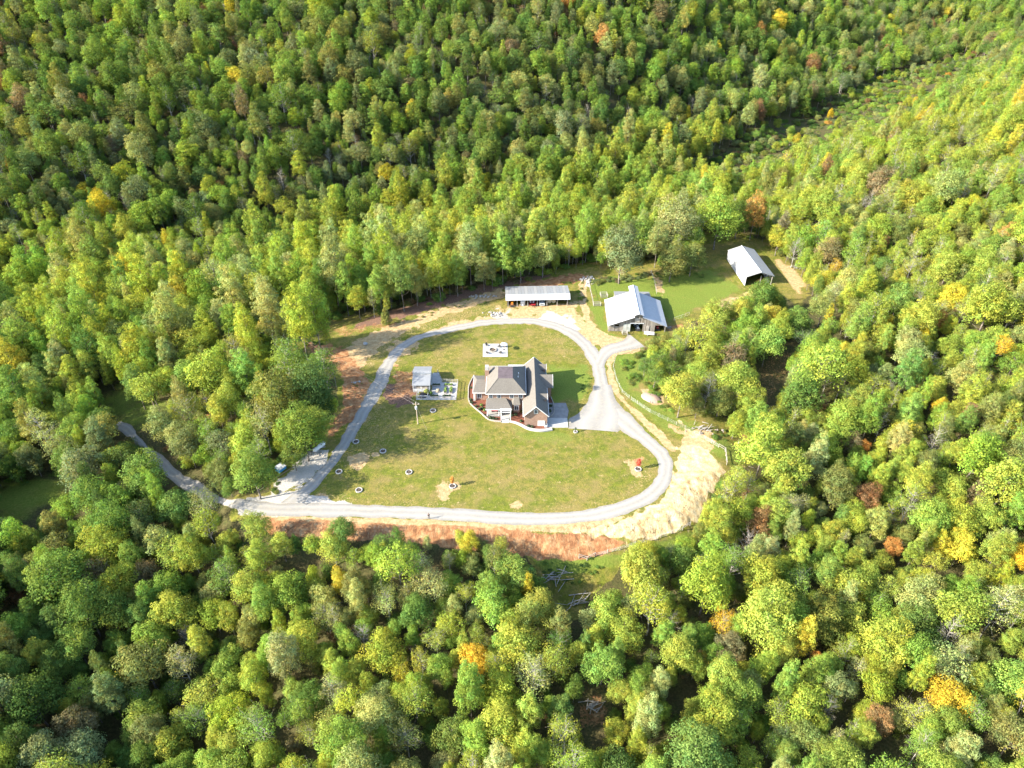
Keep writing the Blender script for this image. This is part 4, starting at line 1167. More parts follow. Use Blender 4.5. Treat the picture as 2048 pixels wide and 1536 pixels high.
# ------------------------------------------------------------------ old barn
barn = thing('old_barn', 'big weathered board barn with a white raised centre metal roof', 'barn', (42.5, 212, 0), math.radians(-2.0))
BL, BR, BF, BB, RB = -9.95, 9.85, -8.6, 9.1, 11.3    # local left, right, front, back, back of the monitor
def rs(nm, pts, mat=M_roofw, t=.08):
    return MB().slab(pts, t).build(nm, mat, barn, local=True)
rs('left_roof', [(BL, BF, 2.55), (-1.35, BF, 6.0), (-1.35, BB, 6.0), (BL, BB, 2.55)])
rs('right_roof', [(1.35, BF, 6.0), (BR, BF, 2.55), (BR, BB, 2.55), (1.35, BB, 6.0)])
mo = MB().slab([(-1.65, BF - .45, 6.95), (0, BF - .45, 7.55), (0, RB, 7.55), (-1.65, RB, 6.95)], .07).slab([(0, BF - .45, 7.55), (1.65, BF - .45, 6.95), (1.65, RB, 6.95), (0, RB, 7.55)], .07).build('monitor_roof', M_roofw, barn, local=True)
MB().tube((0, BF - .47, 7.58), (0, RB + .02, 7.58), .07, n=5).build('ridge_cap', M_steel, mo, local=True)
MB().box(-1.3, -1.2, BF + .3, RB - .3, 5.6, 6.93).box(1.2, 1.3, BF + .3, RB - .3, 5.6, 6.93).build('monitor_wall', M_barnw, barn, local=True)
rs('rear_lean_to_roof', [(-6.2, BB + .02, 3.6), (6.6, BB + .02, 3.6), (6.6, 15.2, 2.7), (-6.2, 15.2, 2.7)], M_roofg)
MB().box(-6.0, 6.4, 14.6, 14.75, 0, 2.7).box(-6.0, -5.85, BB, 14.6, 0, 2.85).box(6.25, 6.4, BB, 14.6, 0, 2.85).build('lean_to_wall', M_barnw, barn, local=True)
yf = BF + .85
f = MB()
f.poly((BL + .3, yf, 0), (-7.6, yf, 0), (-7.6, yf, 3.25), (BL + .3, yf, 2.45))
f.poly((-7.6, yf, 0), (-6.2, yf, 0), (-6.2, yf, 2.0), (-7.6, yf, 2.0)).poly((-7.6, yf, 2.6), (-6.2, yf, 2.6), (-6.2, yf, 3.85), (-7.6, yf, 3.25))
f.poly((-6.2, yf, 0), (-2.25, yf, 0), (-2.25, yf, 5.45), (-6.2, yf, 3.85))
f.poly((-2.25, yf, 3.15), (1.75, yf, 3.15), (1.75, yf, 5.65), (1.3, yf, 5.9), (1.3, yf, 6.9), (0, yf, 7.4), (-1.3, yf, 6.9), (-1.3, yf, 5.9), (-2.25, yf, 5.45))
f.poly((1.75, yf, 0), (5.9, yf, 0), (5.9, yf, 3.95), (1.75, yf, 5.65)).poly((5.9, yf, 2.5), (9.2, yf, 2.5), (5.9, yf, 3.95)).poly((9.2, yf, 0), (BR - .3, yf, 0), (BR - .3, yf, 2.5), (9.2, yf, 2.5))
f.build('front_wall', M_barnw, barn, local=True)
MB().box(BL + .3, BL + .42, yf + .02, BB - .2, -.1, 2.5).build('left_wall', M_barnw, barn, local=True)
MB().box(BR - .42, BR - .3, yf + .02, BB - .2, -.1, 2.5).build('right_wall', M_barnw, barn, local=True)
MB().poly((BL + .3, BB - .1, 0), (BR - .3, BB - .1, 0), (BR - .3, BB - .1, 2.45), (1.3, BB - .1, 5.9), (-1.3, BB - .1, 5.9), (BL + .3, BB - .1, 2.45)).build('back_wall', M_barnw, barn, local=True)
dr = MB().box(-4.7, -2.35, yf - .14, yf - .06, .05, 3.0).build('sliding_door', plain('grey_green_door', (0.30, 0.32, 0.29), .8, vary=.2), barn, local=True)
MB().box(-3.62, -3.5, yf - .19, yf - .145, .05, 3.0).box(-4.7, -3.63, yf - .19, yf - .145, 1.45, 1.57).box(-3.49, -2.35, yf - .19, yf - .145, 1.45, 1.57).build('door_brace', M_grey_wood, dr, local=True)
dr = MB().box(3.0, 4.0, yf - .12, yf - .05, .05, 2.4).build('side_door', M_grey_wood, barn, local=True)
MB().box(3.05, 3.95, yf - .15, yf - .125, 1.1, 1.2).build('door_brace', M_iron, dr, local=True)
MB().box(-1.0, .55, yf - .09, yf - .03, 3.8, 5.3).build('loft_door', M_grey_wood, barn, local=True)
MB().box(-2.6, 2.1, yf - .13, yf - .03, 3.17, 3.42).build('door_track', M_steel, barn, local=True)
BN = lambda x, y, z=0: (42.5 + x * math.cos(math.radians(-2)) - y * math.sin(math.radians(-2)), 212 + x * math.sin(math.radians(-2)) + y * math.cos(math.radians(-2)), z)
tractor('tractor', 'grey tractor standing in the centre doorway of the old barn', M_steel, BN(.3, -5.2), .05)
tractor('tractor', 'red tractor in the right side opening of the old barn', M_redp, BN(7.2, -4.8), -.1)
t = thing('hay_wagon', 'low white flatbed wagon parked before the barn front', 'trailer', BN(3.9, -9.6), math.radians(80))
MB().box(-.75, .75, -1.7, 1.7, .45, .56).build('bed', M_offw, t, local=True)
for x in (-.75, .7):
    MB().box(x, x + .05, -1.7, 1.7, .57, .8).build('side_rail', M_offw, t, local=True)
for sx in (-1, 1):
    wheel(t, sx * .65, .5, .28, .18)
MB().path([(-.3, -1.7, .47), (0, -2.5, .45), (.3, -1.7, .47)], .04).build('drawbar', M_iron, t, local=True)
def pen(label, loc, rz, wd=2.0, dp=1.8):
    t = thing('cattle_pen', label, 'pen', loc, rz)
    for k, (a, b_) in enumerate((((-wd / 2, -dp / 2), (wd / 2, -dp / 2)), ((wd / 2, -dp / 2), (wd / 2, dp / 2)), ((-wd / 2, dp / 2), (wd / 2, dp / 2)), ((-wd / 2, -dp / 2), (-wd / 2, dp / 2)))):
        m = MB()
        for h in (.25, .6, .95, 1.25):
            m.tube((*a, h), (*b_, h), .05, n=4)
        m.build('gate_panel', M_grey_wood, t, local=True)['kind'] = 'stuff'
        MB().tube((*a, 0), (*a, 1.4), .07, n=5).build('post', M_grey_wood, t, local=True)
    return t
x, y = at(1194, 611)
pen('small weathered pen of rails on the grass left of the old barn', (x, y, 0), .05, 2.6, 1.2)
x, y = at(1210, 594)
pen('weathered board pen tucked behind the left corner of the old barn', (x - .4, y + .5, 0), .1, 2.4, 2.4)
x, y = at(1249, 668)
pen('rough wooden crate pen beside the sliding door of the old barn', (x, y, 0), .1, 1.6, 1.4)
x, y = at(1339, 656)
t = thing('wood_pile', 'small heap of pale timber at the right front corner of the old barn', 'wood pile', (x, y, 0))
for k in range(7):
    MB().tube((random.uniform(-.9, -.4), random.uniform(-.5, .5), .1 + .12 * (k // 2)), (random.uniform(.4, .9), random.uniform(-.5, .5), .1 + .13 * (k // 2)), .09, n=6).build('log', M_grey_wood if k % 2 else M_stone, t, local=True)

# ------------------------------------------------------------------ hay shed at the wood edge
hs = thing('hay_shed', 'tall pale metal hay shed with an open gable at the edge of the wood', 'shed', (91.7, 247.5, 0), math.radians(3.6))
HF, HB, HW = -11.3, 11.6, 5.25
MB().slab([(-HW - .1, HF, 3.95), (-.05, HF, 5.75), (-.05, HB, 5.75), (-HW - .1, HB, 3.95)], .08).build('roof', M_roofh, hs, local=True)
MB().slab([(.05, HF, 5.75), (HW + .1, HF, 3.95), (HW + .1, HB, 3.95), (.05, HB, 5.75)], .08).build('roof', M_roofh, hs, local=True)
MB().tube((0, HF - .05, 5.77), (0, HB + .05, 5.77), .1, n=6).build('ridge_cap', M_offw, hs, local=True)
MB().box(-HW + .1, -HW + .2, HF + .6, HB - .4, -.1, 3.95).build('side_wall', M_siding, hs, local=True)
MB().box(HW - .2, HW - .1, HF + 5.5, HB - .4, -.1, 3.95).build('side_wall', M_siding, hs, local=True)
MB().poly((-HW + .2, HB - .5, 0), (HW - .2, HB - .5, 0), (HW - .2, HB - .5, 3.9), (0, HB - .5, 5.6), (-HW + .2, HB - .5, 3.9)).build('back_wall', M_siding, hs, local=True)
MB().slab([(-HW + .1, HF + .62, 3.95), (0, HF + .62, 5.64), (0, HF + .7, 5.64), (-HW + .1, HF + .7, 3.95)], .5).slab([(0, HF + .62, 5.64), (HW - .1, HF + .62, 3.95), (HW - .1, HF + .7, 3.95), (0, HF + .7, 5.64)], .5).build('gable_sheet', M_siding, hs, local=True)
for x in (-HW + .3, 0.6, HW - .3):
    MB().box(x - .1, x + .1, HF + .75, HF + .95, -.1, 3.9).build('post', M_grey_wood, hs, local=True)
for k in range(4):
    MB().box(HW - .33, HW - .2, HF + 1.5 + k * 1.0, HF + 1.65 + k * 1.0, 0, 3.9).build('stud', M_grey_wood, hs, local=True)
HN = lambda x, y, z=0: tuple(np.array([91.7, 247.5, z]) + np.array([x * math.cos(math.radians(3.6)) - y * math.sin(math.radians(3.6)), x * math.sin(math.radians(3.6)) + y * math.cos(math.radians(3.6)), 0]))
t = thing('hay_rake', 'red hay rake under the open gable of the pale hay shed', 'farm machine', HN(1.6, -8.3), .3)
MB().path([(-1.6, 0, .9), (1.6, .2, .9)], .07).path([(0, 0, .9), (.2, -1.8, .6)], .06).build('frame', M_redp, t, local=True)
for k in range(4):
    w_ = MB(); w_.path([(-1.3 + k * .85 + .65 * math.cos(2 * math.pi * j / 14), 0, .7 + .65 * math.sin(2 * math.pi * j / 14)) for j in range(15)], .035, n=4)
    for j in range(6):
        a = math.pi * j / 6
        w_.tube((-1.3 + k * .85 - .62 * math.cos(a), 0, .7 - .62 * math.sin(a)), (-1.3 + k * .85 + .62 * math.cos(a), 0, .7 + .62 * math.sin(a)), .02, n=3)
    w_.build('rake_wheel', M_redp, t, local=True)['kind'] = 'stuff'
t = thing('hay_bale', 'grey wrapped round bale inside the right side of the pale hay shed', 'hay bale', HN(3.9, -8.6))
MB().lathe([(.1, -.8), (.68, -.8), (.75, -.7), (.75, .7), (.68, .8), (.1, .8)], (0, 0, .75), 16, 'y').build('bale', M_offw, t, local=True)
# ------------------------------------------------------------------ utility poles and lines
def utility_pole(label, px, py, h, tr=False, lean=0.0):
    x, y, z = ground_px(px, py)
    t = thing('utility_pole', label, 'utility pole', (x, y, z), group='utility poles of the power line')
    MB().tube((0, 0, -.5), (lean, 0, h), .17, .12, 8).build('pole', M_pole, t, local=True)
    MB().box(lean - .9, lean + .9, -.06, .06, h - .65, h - .5).build('crossarm', M_pole, t, local=True)
    for dx in (-.8, .8, 0):
        MB().lathe([(.05, 0), (.08, .05), (.05, .1), (.07, .15), (.03, .2)], (lean + dx, 0, h - .5 if dx else h), 8).build('insulator', M_offw, t, local=True)
    if tr:
        MB().lathe([(.1, 0), (.3, .03), (.33, .15), (.33, .85), (.28, .95), (.1, 1.0)], (lean, -.45, h - 2.0), 12).build('transformer', M_steel, t, local=True)
    return Vector((x + lean, y, z + h))
top1 = utility_pole('utility pole with grey transformer on the lawn left of the house', 836, 848, 7.7, True)
top2 = utility_pole('slim utility pole at the dark wood edge beyond the red bank', 563, 684, 8.3)
top3 = utility_pole('leaning utility pole among the trees left of the grove', 312, 818, 8.0, lean=-.5)
def line(label, a, b, off, sag=.7):
    pts = []
    for k in range(13):
        s = k / 12
        p = a.lerp(b, s) + Vector(off) * 1.0
        pts.append((p.x, p.y, p.z - sag * 4 * s * (1 - s)))
    return tag(MB().path(pts, .014, n=4).build('power_line', M_grey_wood), label, 'power line', 'wires of the power line')
line('upper wire from the transformer pole to the slim wood edge pole', top1, top2, (-.8, 0, -.3))
line('lower wire from the transformer pole to the slim wood edge pole', top1, top2, (.8, 0, -.3), 1.0)
line('upper wire from the slim pole to the leaning pole', top2, top3, (-.8, 0, -.3))
line('lower wire from the slim pole to the leaning pole', top2, top3, (.8, 0, -.3), 1.0)
gx_, gy_ = at(858, 870)
tag(MB().path([tuple(top1 + Vector((0, 0, -1))), (gx_, gy_, 0)], .014, n=4).build('guy_wire', M_grey_wood), 'slanting guy wire of the transformer pole on the lawn', 'guy wire')

# ------------------------------------------------------------------ tanks and trailers at the grove edge
def local_axis(p, q):
    a, b = Vector(ground_px(*p)), Vector(ground_px(*q))
    return a, b, math.atan2(b.y - a.y, b.x - a.x)
a, b, rz = local_axis((627, 908), (651, 890))
t = thing('gas_tank', 'long white gas tank lying at the edge of the grove beside the loop road', 'tank', tuple((a + b) / 2), rz)
ln = (b - a).length
MB().lathe([(.05, -ln / 2), (.35, -ln / 2 + .12), (.55, -ln / 2 + .4), (.6, -ln / 2 + .7), (.6, ln / 2 - .7), (.55, ln / 2 - .4), (.35, ln / 2 - .12), (.05, ln / 2)], (0, 0, .95), 16, 'x').build('tank_body', M_white, t, True, True)
for x in (-ln * .3, ln * .3):
    MB().box(x - .12, x + .12, -.5, .5, 0, .5).build('leg', M_conc, t, local=True)
MB().lathe([(.2, 1.5), (.22, 1.72), (.05, 1.78)], n=10).build('valve_hood', M_offw, t, local=True)
a, b, rz = local_axis((582, 922), (604, 905))
t = thing('utility_trailer', 'two axle utility trailer with pale boxes parked under the grove edge', 'trailer', tuple((a + b) / 2), rz)
MB().box(-2.0, 2.0, -.9, .9, .55, .65).build('deck', M_iron, t, local=True)
for sy in (-1, 1):
    MB().box(-2.0, 2.0, sy * .9 - .03, sy * .9 + .03, .66, .95).build('side_rail', M_iron, t, local=True)
    for x in (-.4, .45):
        ty = MB().lathe([(.2, -.1), (.31, -.1), (.33, 0), (.31, .1), (.2, .1)], (x, sy * 1.02, .33), 12, 'y').build('wheel', M_black, t, local=True)
for k, (x, wdt) in enumerate(((-1.2, 1.1), (.3, 1.2))):
    c_ = thing('storage_box', ('pale grey box on the left end of the trailer under the grove', 'pale grey box on the middle of the trailer under the grove')[k], 'box', (t.location.x + x * math.cos(rz), t.location.y + x * math.sin(rz), t.location.z + .66), rz, 'boxes on the trailer')
    MB().box(-wdt / 2, wdt / 2, -.75, .75, 0, .7).build('case', M_offw, c_, local=True)
    MB().box(-wdt / 2 - .04, wdt / 2 + .04, -.79, .79, .7, .78).build('lid', M_white, c_, local=True)
a, b, rz = local_axis((556, 944), (568, 935))
t = thing('skip_bin', 'blue skip bin with a pale lid at the left end of the grove edge', 'bin', tuple((a + b) / 2), rz)
MB().sideprism([(-.8, 0), (-1.0, 1.1), (1.0, 1.1), (.8, 0)], -1.1, 1.1).build('bin_body', M_bluep, t, local=True)
MB().slab([(-1.15, -1.05, 1.13), (1.15, -1.05, 1.13), (1.15, 1.05, 1.28), (-1.15, 1.05, 1.28)], .06).build('lid', M_offw, t, local=True)
a, b, rz = local_axis((545, 962), (592, 930))
t = thing('long_pipe', 'rusty long pipe lying on the gravel below the grove', 'pipe', tuple((a + b) / 2), rz)
MB().tube((-(b - a).length / 2, 0, .12), ((b - a).length / 2, 0, .12), .1, n=8).build('pipe', M_wood, t, local=True)
MB().tube((-(b - a).length / 2 - .05, 0, .12), (-(b - a).length / 2 + .2, 0, .12), .13, n=8).build('collar', M_iron, t, local=True)

# ------------------------------------------------------------------ stone tree rings with saplings
M_sapr = plain('red_leaf', (0.36, 0.055, 0.03), .85, vary=.4, scale=5)
M_sapo = plain('orange_leaf', (0.42, 0.17, 0.03), .85, vary=.4, scale=5)
M_bark = plain('bark', (0.15, 0.125, 0.10), .9, vary=.35, scale=3)
M_rock_ = plain('ring_stone', (0.30, 0.285, 0.265), .9, vary=.35, scale=3)
def tree_ring(px, py, lab, r=.75, mat=M_rock_, fill=M_soil):
    x, y, z = ground_px(px, py)
    t = thing('tree_ring', lab, 'tree ring', (x, y, z), group='stone tree rings on the lawn')
    for k in range(12):
        a = 2 * math.pi * k / 12
        MB().obox((r * math.cos(a), r * math.sin(a), .14), (r * .5, .2, .3), a + math.pi / 2).build('stone', mat, t, local=True)
    MB().lathe([(r - .1, 0), (r - .1, .12), (.04, .18)], n=12).build('mulch', fill, t, local=True)
    return x, y, z
def sapling(x, y, z, h, lab, mat, n=120, r=.5):
    t = thing('sapling', lab, 'sapling', (x, y, z), group='young trees planted on the lawn')
    m = MB().path([(0, 0, 0), (.03, 0, h * .5), (0, .03, h * .95)], .04, .015, 5)
    for k in range(7):
        a = k * 2.4; hh = h * (.4 + .08 * k)
        m.tube((0, 0, hh), (.6 * r * math.cos(a), .6 * r * math.sin(a), hh + .35), .015, .006, 4)
    m.build('trunk', M_bark, t, local=True)
    if n:
        leaf_clump(n, r, h * .42 / r / 1.0 * .9, .10, int(x * 10), h * .66).build('crown', mat, t, local=True)
rings = [(712, 884, 'white stone tree ring in the shade nearest the loop road, upper of the left ones'), (766, 903, 'white stone tree ring right of the bare round patch'), (678, 944, 'white stone tree ring left of the sunny lawn corner by the loop road'), (718, 981, 'pale stone tree ring near the road fork'), (818, 945, 'pale stone tree ring alone on the sunny left lawn'),
         (905, 973, 'stone tree ring on a bare patch with an orange sapling'), (1276, 939, 'stone tree ring with red sapling inside the right bend'), (866, 822, 'white stone tree ring in the shade below the vegetable garden'), (1151, 864, 'small white stone tree ring before the white garage slab')]
for px, py, lab in rings:
    rr = .5 if px in (1151,) else .78
    x, y, z = tree_ring(px, py, lab, rr)
    if px == 905:
        sapling(x, y + .2, z, 3.2, 'thin orange leaved sapling in the stone ring on the bare patch', M_sapo, 260, .55)
    elif px == 1276:
        sapling(x, y + .2, z, 3.6, 'red leaved sapling in the stone ring inside the right bend', M_sapr, 320, .6)
    elif px == 1151:
        sapling(x, y, z, 1.7, 'tiny green sapling before the white garage slab', M_leafd, 60, .3)
    else:
        k = [712, 766, 678, 718, 818, 866].index(px)
        sapling(x, y, z, 1.5, ('bare twig sapling in the shaded ring nearest the loop road', 'bare twig sapling in the ring right of the round patch', 'bare twig sapling in the ring by the lower left road', 'bare twig sapling in the ring near the road fork', 'bare twig sapling in the ring on the sunny left lawn', 'bare twig sapling in the ring below the vegetable garden')[k], M_leafd, 0, .25)

# ------------------------------------------------------------------ rock heaps, gravel heap, boulders
def rock(r, seed):
    g = random.Random(seed)
    m = MB(); m.ball((0, 0, r * .4), r, .7, 5)
    m.v = [tuple(c * g.uniform(.8, 1.2) for c in p) for p in m.v]
    return m
M_rock = plain('grey_rock', (0.24, 0.225, 0.205), .9, vary=.3, scale=3)
M_soil_rock = plain('brown_rock', (0.17, 0.145, 0.12), .9, vary=.3, scale=3)
def rock_pile(lab, px, py, n, sx, sy, r0, r1, mat=M_rock):
    x, y, z = ground_px(px, py)
    t = thing('rock_pile', lab, 'rock pile', (x, y, z))
    for k in range(n):
        o = rock(random.uniform(r0, r1), k).build('rock', mat, t, local=True)
        o.location = (random.gauss(0, sx), random.gauss(0, sy), 0)
        o.rotation_euler = (0, 0, random.uniform(0, 6))
rock_pile('loose heap of pale rocks left of the open shed front', 993, 628, 26, 2.0, .9, .18, .5)
rock_pile('line of pale rocks on the bank behind the left end of the shed', 966, 594, 20, 2.6, .8, .25, .6, M_stone)
rock_pile('grey rubble heap at the end of the farm track', 1174, 560, 24, 1.0, 1.6, .2, .6)
rock_pile('broken white stones beside the red clay bank', 712, 766, 7, .8, .4, .15, .4, M_concw)
rock_pile('scattered rubble at the gravel edge below the grove', 640, 905, 22, 1.6, 1.2, .12, .35)
rock_pile('grey boulders on the slope above the right fence', 1420, 862, 14, 2.6, .9, .15, .4, M_soil_rock)
x, y, z = ground_px(731, 689)
t = thing('boulder', 'single white boulder in the weeds left of the loop road', 'boulder', (x, y, z))
rock(.8, 3).build('stone', M_concw, t, True, True)
x, y, z = ground_px(1303, 796)
t = thing('gravel_heap', 'oval pinkish gravel heap right of the loop road', 'gravel heap', (x, y, z), math.radians(-40))
g_ = MB(); g_.lathe([(2.9, -.1), (2.6, .15), (1.9, .55), (1.0, .85), (.1, .95)], n=24)
g_.v = [(p[0] * 1.15 + random.uniform(-.12, .12), p[1] * .85 + random.uniform(-.12, .12), p[2] + random.uniform(-.05, .05)) for p in g_.v]
g_.build('heap', plain('pink_gravel', (0.26, 0.18, 0.14), .95, vary=.4, scale=7), t, True, True)
for k in range(14):
    o = rock(random.uniform(.15, .3), 50 + k).build('rock', M_stone, t, local=True)
    a = random.uniform(0, 6.28); o.location = (2.9 * math.cos(a), 2.2 * math.sin(a), .1)

# ------------------------------------------------------------------ fences
def pxs(*pts): return [ground_px(*p)[:2] for p in pts]
post_fence('wire_fence', 'wire fence with grey posts along the right verge of the loop road', pxs((1296, 698), (1262, 702), (1233, 712), (1226, 735), (1233, 762), (1244, 785), (1258, 797)), 3.0, 1.25, M_grey_wood, 0, .06, .03, 'farm fences', 4)
post_fence('wire_fence', 'long wire fence climbing down the bank right of the loop road', pxs((1262, 800), (1300, 825), (1335, 842), (1370, 858), (1408, 878), (1437, 895)), 3.0, 1.25, M_grey_wood, 0, .06, .03, 'farm fences', 4)
post_fence('board_fence', 'bright grey braced fence corner at the foot of the right bank', pxs((1437, 895), (1450, 903), (1453, 930)), 1.9, 1.3, M_stone, 2, .1, .07, 'farm fences')
post_fence('board_fence', 'short grey braced gate posts at the wood edge right of the bank', pxs((1476, 888), (1475, 905), (1494, 911)), 1.9, 1.4, M_stone, 2, .1, .07, 'farm fences')
post_fence('wire_fence', 'wire fence along the foot of the yellow sand bank', pxs((1190, 1113), (1240, 1100), (1300, 1082), (1365, 1060)), 3.2, 1.2, M_grey_wood, 0, .06, .03, 'farm fences', 4)
post_fence('board_fence', 'grey braced fence corner below the red clay bank', pxs((1158, 1116), (1174, 1121), (1190, 1113)), 1.9, 1.3, M_stone, 2, .1, .07, 'farm fences')
post_fence('board_fence', 'grey braced fence end at the right foot of the sand bank', pxs((1365, 1060), (1380, 1051)), 1.9, 1.3, M_stone, 2, .1, .07, 'farm fences')
post_fence('wire_fence', 'fence beside the farm track left of the old barn', pxs((1177, 562), (1181, 585), (1187, 612)), 2.4, 1.25, M_grey_wood, 1, .07, .04, 'farm fences', 3)
post_fence('wire_fence', 'fence of thin posts across the green meadow behind the barn', pxs((1302, 546), (1309, 566), (1313, 588)), 2.4, 1.2, M_grey_wood, 1, .06, .03, 'farm fences', 3)
post_fence('wire_fence', 'thin fence at the meadow edge below the barn shadow', pxs((1348, 641), (1362, 636), (1378, 630)), 2.4, 1.2, M_stone, 1, .05, .03, 'farm fences', 2)

# ------------------------------------------------------------------ fallen timber and brush
def log_heap(lab, px, py, n, ln, spread, name='log_pile'):
    x, y, z = ground_px(px, py)
    t = thing(name, lab, 'log pile', (x, y, z))
    for k in range(n):
        a = random.gauss(.5, .5); l_ = random.uniform(.5, 1) * ln; cx, cy = random.gauss(0, spread), random.gauss(0, spread * .6)
        dz = H1(x + cx, y + cy) - z
        MB().tube((cx - l_ / 2 * math.cos(a), cy - l_ / 2 * math.sin(a), dz + .25), (cx + l_ / 2 * math.cos(a), cy + l_ / 2 * math.sin(a), dz + random.uniform(.15, .9)), random.uniform(.06, .16), random.uniform(.03, .08), 6).build('log', M_grey_wood if k % 3 else M_stone, t, local=True)
log_heap('heap of pale dead logs in the shade below the red clay bank', 1112, 1157, 16, 4.5, 1.3)
log_heap('scattered dead trunks in the gap of the wood below the bank', 1152, 1205, 11, 5.5, 1.4)
log_heap('brush heap of grey branches on the slope above the right fence', 1408, 857, 18, 2.6, 1.5, 'brush_pile')
log_heap('dark tangled brush at the wood edge right of the hay shed track', 1592, 535, 16, 3.0, 1.2, 'brush_pile')
log_heap('dead branches in the brown opening near the bottom of the wood', 1188, 1412, 12, 3.5, 1.0, 'brush_pile')

# ------------------------------------------------------------------ person on the road
def person(label, px, py):
    x, y, z = ground_px(px, py)
    z += .07
    J = {'pel': (0, 0, .98), 'wst': (0, -.01, 1.12), 'chs': (0, -.01, 1.34), 'nck': (0, -.01, 1.53), 'hd0': (0, -.03, 1.63), 'hd1': (0, -.03, 1.76)}
    R = {'pel': .155, 'wst': .14, 'chs': .165, 'nck': .065, 'hd0': .095, 'hd1': .085}
    E_ = [('pel', 'wst'), ('wst', 'chs'), ('chs', 'nck'), ('nck', 'hd0'), ('hd0', 'hd1')]
    for s, sx in (('l', -1), ('r', 1)):
        J.update({s + 'hip': (sx * .11, 0, .92), s + 'kne': (sx * .125, -.02, .5), s + 'ank': (sx * .13, .02, .09), s + 'toe': (sx * .15, -.14, .05),
                  s + 'sho': (sx * .2, -.01, 1.44), s + 'elb': (sx * .27, .02, 1.17), s + 'wri': (sx * .14, -.24, 1.12), s + 'plm': (sx * .09, -.31, 1.13)})
        R.update({s + 'hip': .1, s + 'kne': .07, s + 'ank': .05, s + 'toe': .042, s + 'sho': .075, s + 'elb': .052, s + 'wri': .034, s + 'plm': .038})
        E_ += [('pel', s + 'hip'), (s + 'hip', s + 'kne'), (s + 'kne', s + 'ank'), (s + 'ank', s + 'toe'), ('chs', s + 'sho'), (s + 'sho', s + 'elb'), (s + 'elb', s + 'wri'), (s + 'wri', s + 'plm')]
        for k in range(5):
            n = '%sf%d' % (s, k)
            L_ = (.06, .08, .088, .08, .062)[k]
            dx = -sx * .01 * (k - 2)
            J[n + 'a'] = (sx * .07 + dx, -.345, 1.14 + .018 * (2 - k)); J[n + 'b'] = (sx * .07 + dx - sx * L_ * .55, -.345 - L_ * .5, 1.14 + .016 * (2 - k))
            R[n + 'a'] = R[n + 'b'] = .011
            E_ += [(s + 'plm', n + 'a'), (n + 'a', n + 'b')]
    names = list(J)
    me = bpy.data.meshes.new('person')
    me.from_pydata([J[n] for n in names], [(names.index(a), names.index(b)) for a, b in E_], [])
    o = bpy.data.objects.new('person', me)
    COL.objects.link(o)
    m = o.modifiers.new('skin', 'SKIN')
    for i, n in enumerate(names):
        sv = me.skin_vertices[0].data[i]
        sv.radius = (R[n], R[n]); sv.use_root = n == 'pel'
    sub = o.modifiers.new('sub', 'SUBSURF'); sub.levels = sub.render_levels = 2
    bpy.context.view_layer.update()
    ev = o.evaluated_get(bpy.context.evaluated_depsgraph_get())
    body = bpy.data.meshes.new_from_object(ev)
    o.modifiers.clear()
    o.data = body
    for mt in (plain('skin', (.42, .25, .17), .6), plain('dark_jacket', (.03, .032, .04), .85), plain('dark_trousers', (.045, .047, .06), .85), M_black):
        body.materials.append(mt)
    for p in body.polygons:
        c_ = p.center
        p.use_smooth = True
        p.material_index = 3 if c_.z < .1 else 2 if c_.z < 1.0 and abs(c_.y) < .2 else 0 if c_.z > 1.5 or c_.y < -.24 else 1
    o.location = (x, y, z); o.rotation_euler = (0, 0, .25)
    hr = MB(); hr.ball((0, 0, 1.79), .105, .85, 8); hr.build('hair', plain('dark_hair', (.03, .022, .016), .8), o, True, True)
    fc = MB(); fc.ball((0, -.125, 1.70), .018, 1.2, 4).build('nose', body.materials[0], o, True, True)
    ey = MB(); [ey.ball((sx * .035, -.115, 1.735), .012, .8, 4) for sx in (-1, 1)]; ey.build('eyes', M_black, o, True, True)['kind'] = 'stuff'
    MB().obox((0, -.36, 1.13), (.16, .09, .05)).build('hand_control', M_iron, o, local=True)
    return tag(o, label, 'person')
person('person in dark clothes standing alone on the gravel road', 858, 1037.5)
# ------------------------------------------------------------------ foliage materials (tint comes from each tree)
def leaf_mat(name):
    m = bpy.data.materials.new(name); m.use_nodes = True
    nt = m.node_tree; nt.nodes.clear()
    ti = N(nt, 'ShaderNodeAttribute', attribute_type='INSTANCER', attribute_name='tint')
    va = N(nt, 'ShaderNodeAttribute', attribute_name='leafvar')
    c = mix(nt, 1.0, ti.outputs['Color'], va.outputs['Color'], 'MULTIPLY')
    d = N(nt, 'ShaderNodeBsdfDiffuse'); t = N(nt, 'ShaderNodeBsdfTranslucent'); ms = N(nt, 'ShaderNodeMixShader'); o = N(nt, 'ShaderNodeOutputMaterial')
    nt.links.new(c, d.inputs[0])
    nt.links.new(mix(nt, 1.0, c, (1.15, 1.1, 0.45), 'MULTIPLY'), t.inputs[0])
    ms.inputs[0].default_value = 0.44
    nt.links.new(d.outputs[0], ms.inputs[1]); nt.links.new(t.outputs[0], ms.inputs[2]); nt.links.new(ms.outputs[0], o.inputs[0])
    return m
M_leaf = leaf_mat('tree_leaf')
M_trunk = plain('tree_bark', (0.13, 0.11, 0.09), .95, vary=.4, scale=2)
M_trunkp = plain('pale_bark', (0.25, 0.23, 0.20), .9, vary=.3, scale=2)

# ------------------------------------------------------------------ tree prototypes, nominal crown radius 5 m
def envelope(style, t):
    """crown radius (0..1) at height fraction t"""
    if style == 'broad':
        return np.sqrt(np.clip(1 - ((t - .38) / .64) ** 2, 0, 1)) * (0.75 + .25 * np.minimum(1, t / .3))
    if style == 'tall':
        return np.clip(np.sqrt(np.clip(1 - ((t - .36) / .66) ** 2, 0, 1)), 0, 1) * (1 - .18 * t)
    if style == 'cone':
        return np.clip(1.05 - t, 0, 1) ** .8
    return np.sqrt(np.clip(1 - ((t - .5) / .55) ** 2, 0, 1))

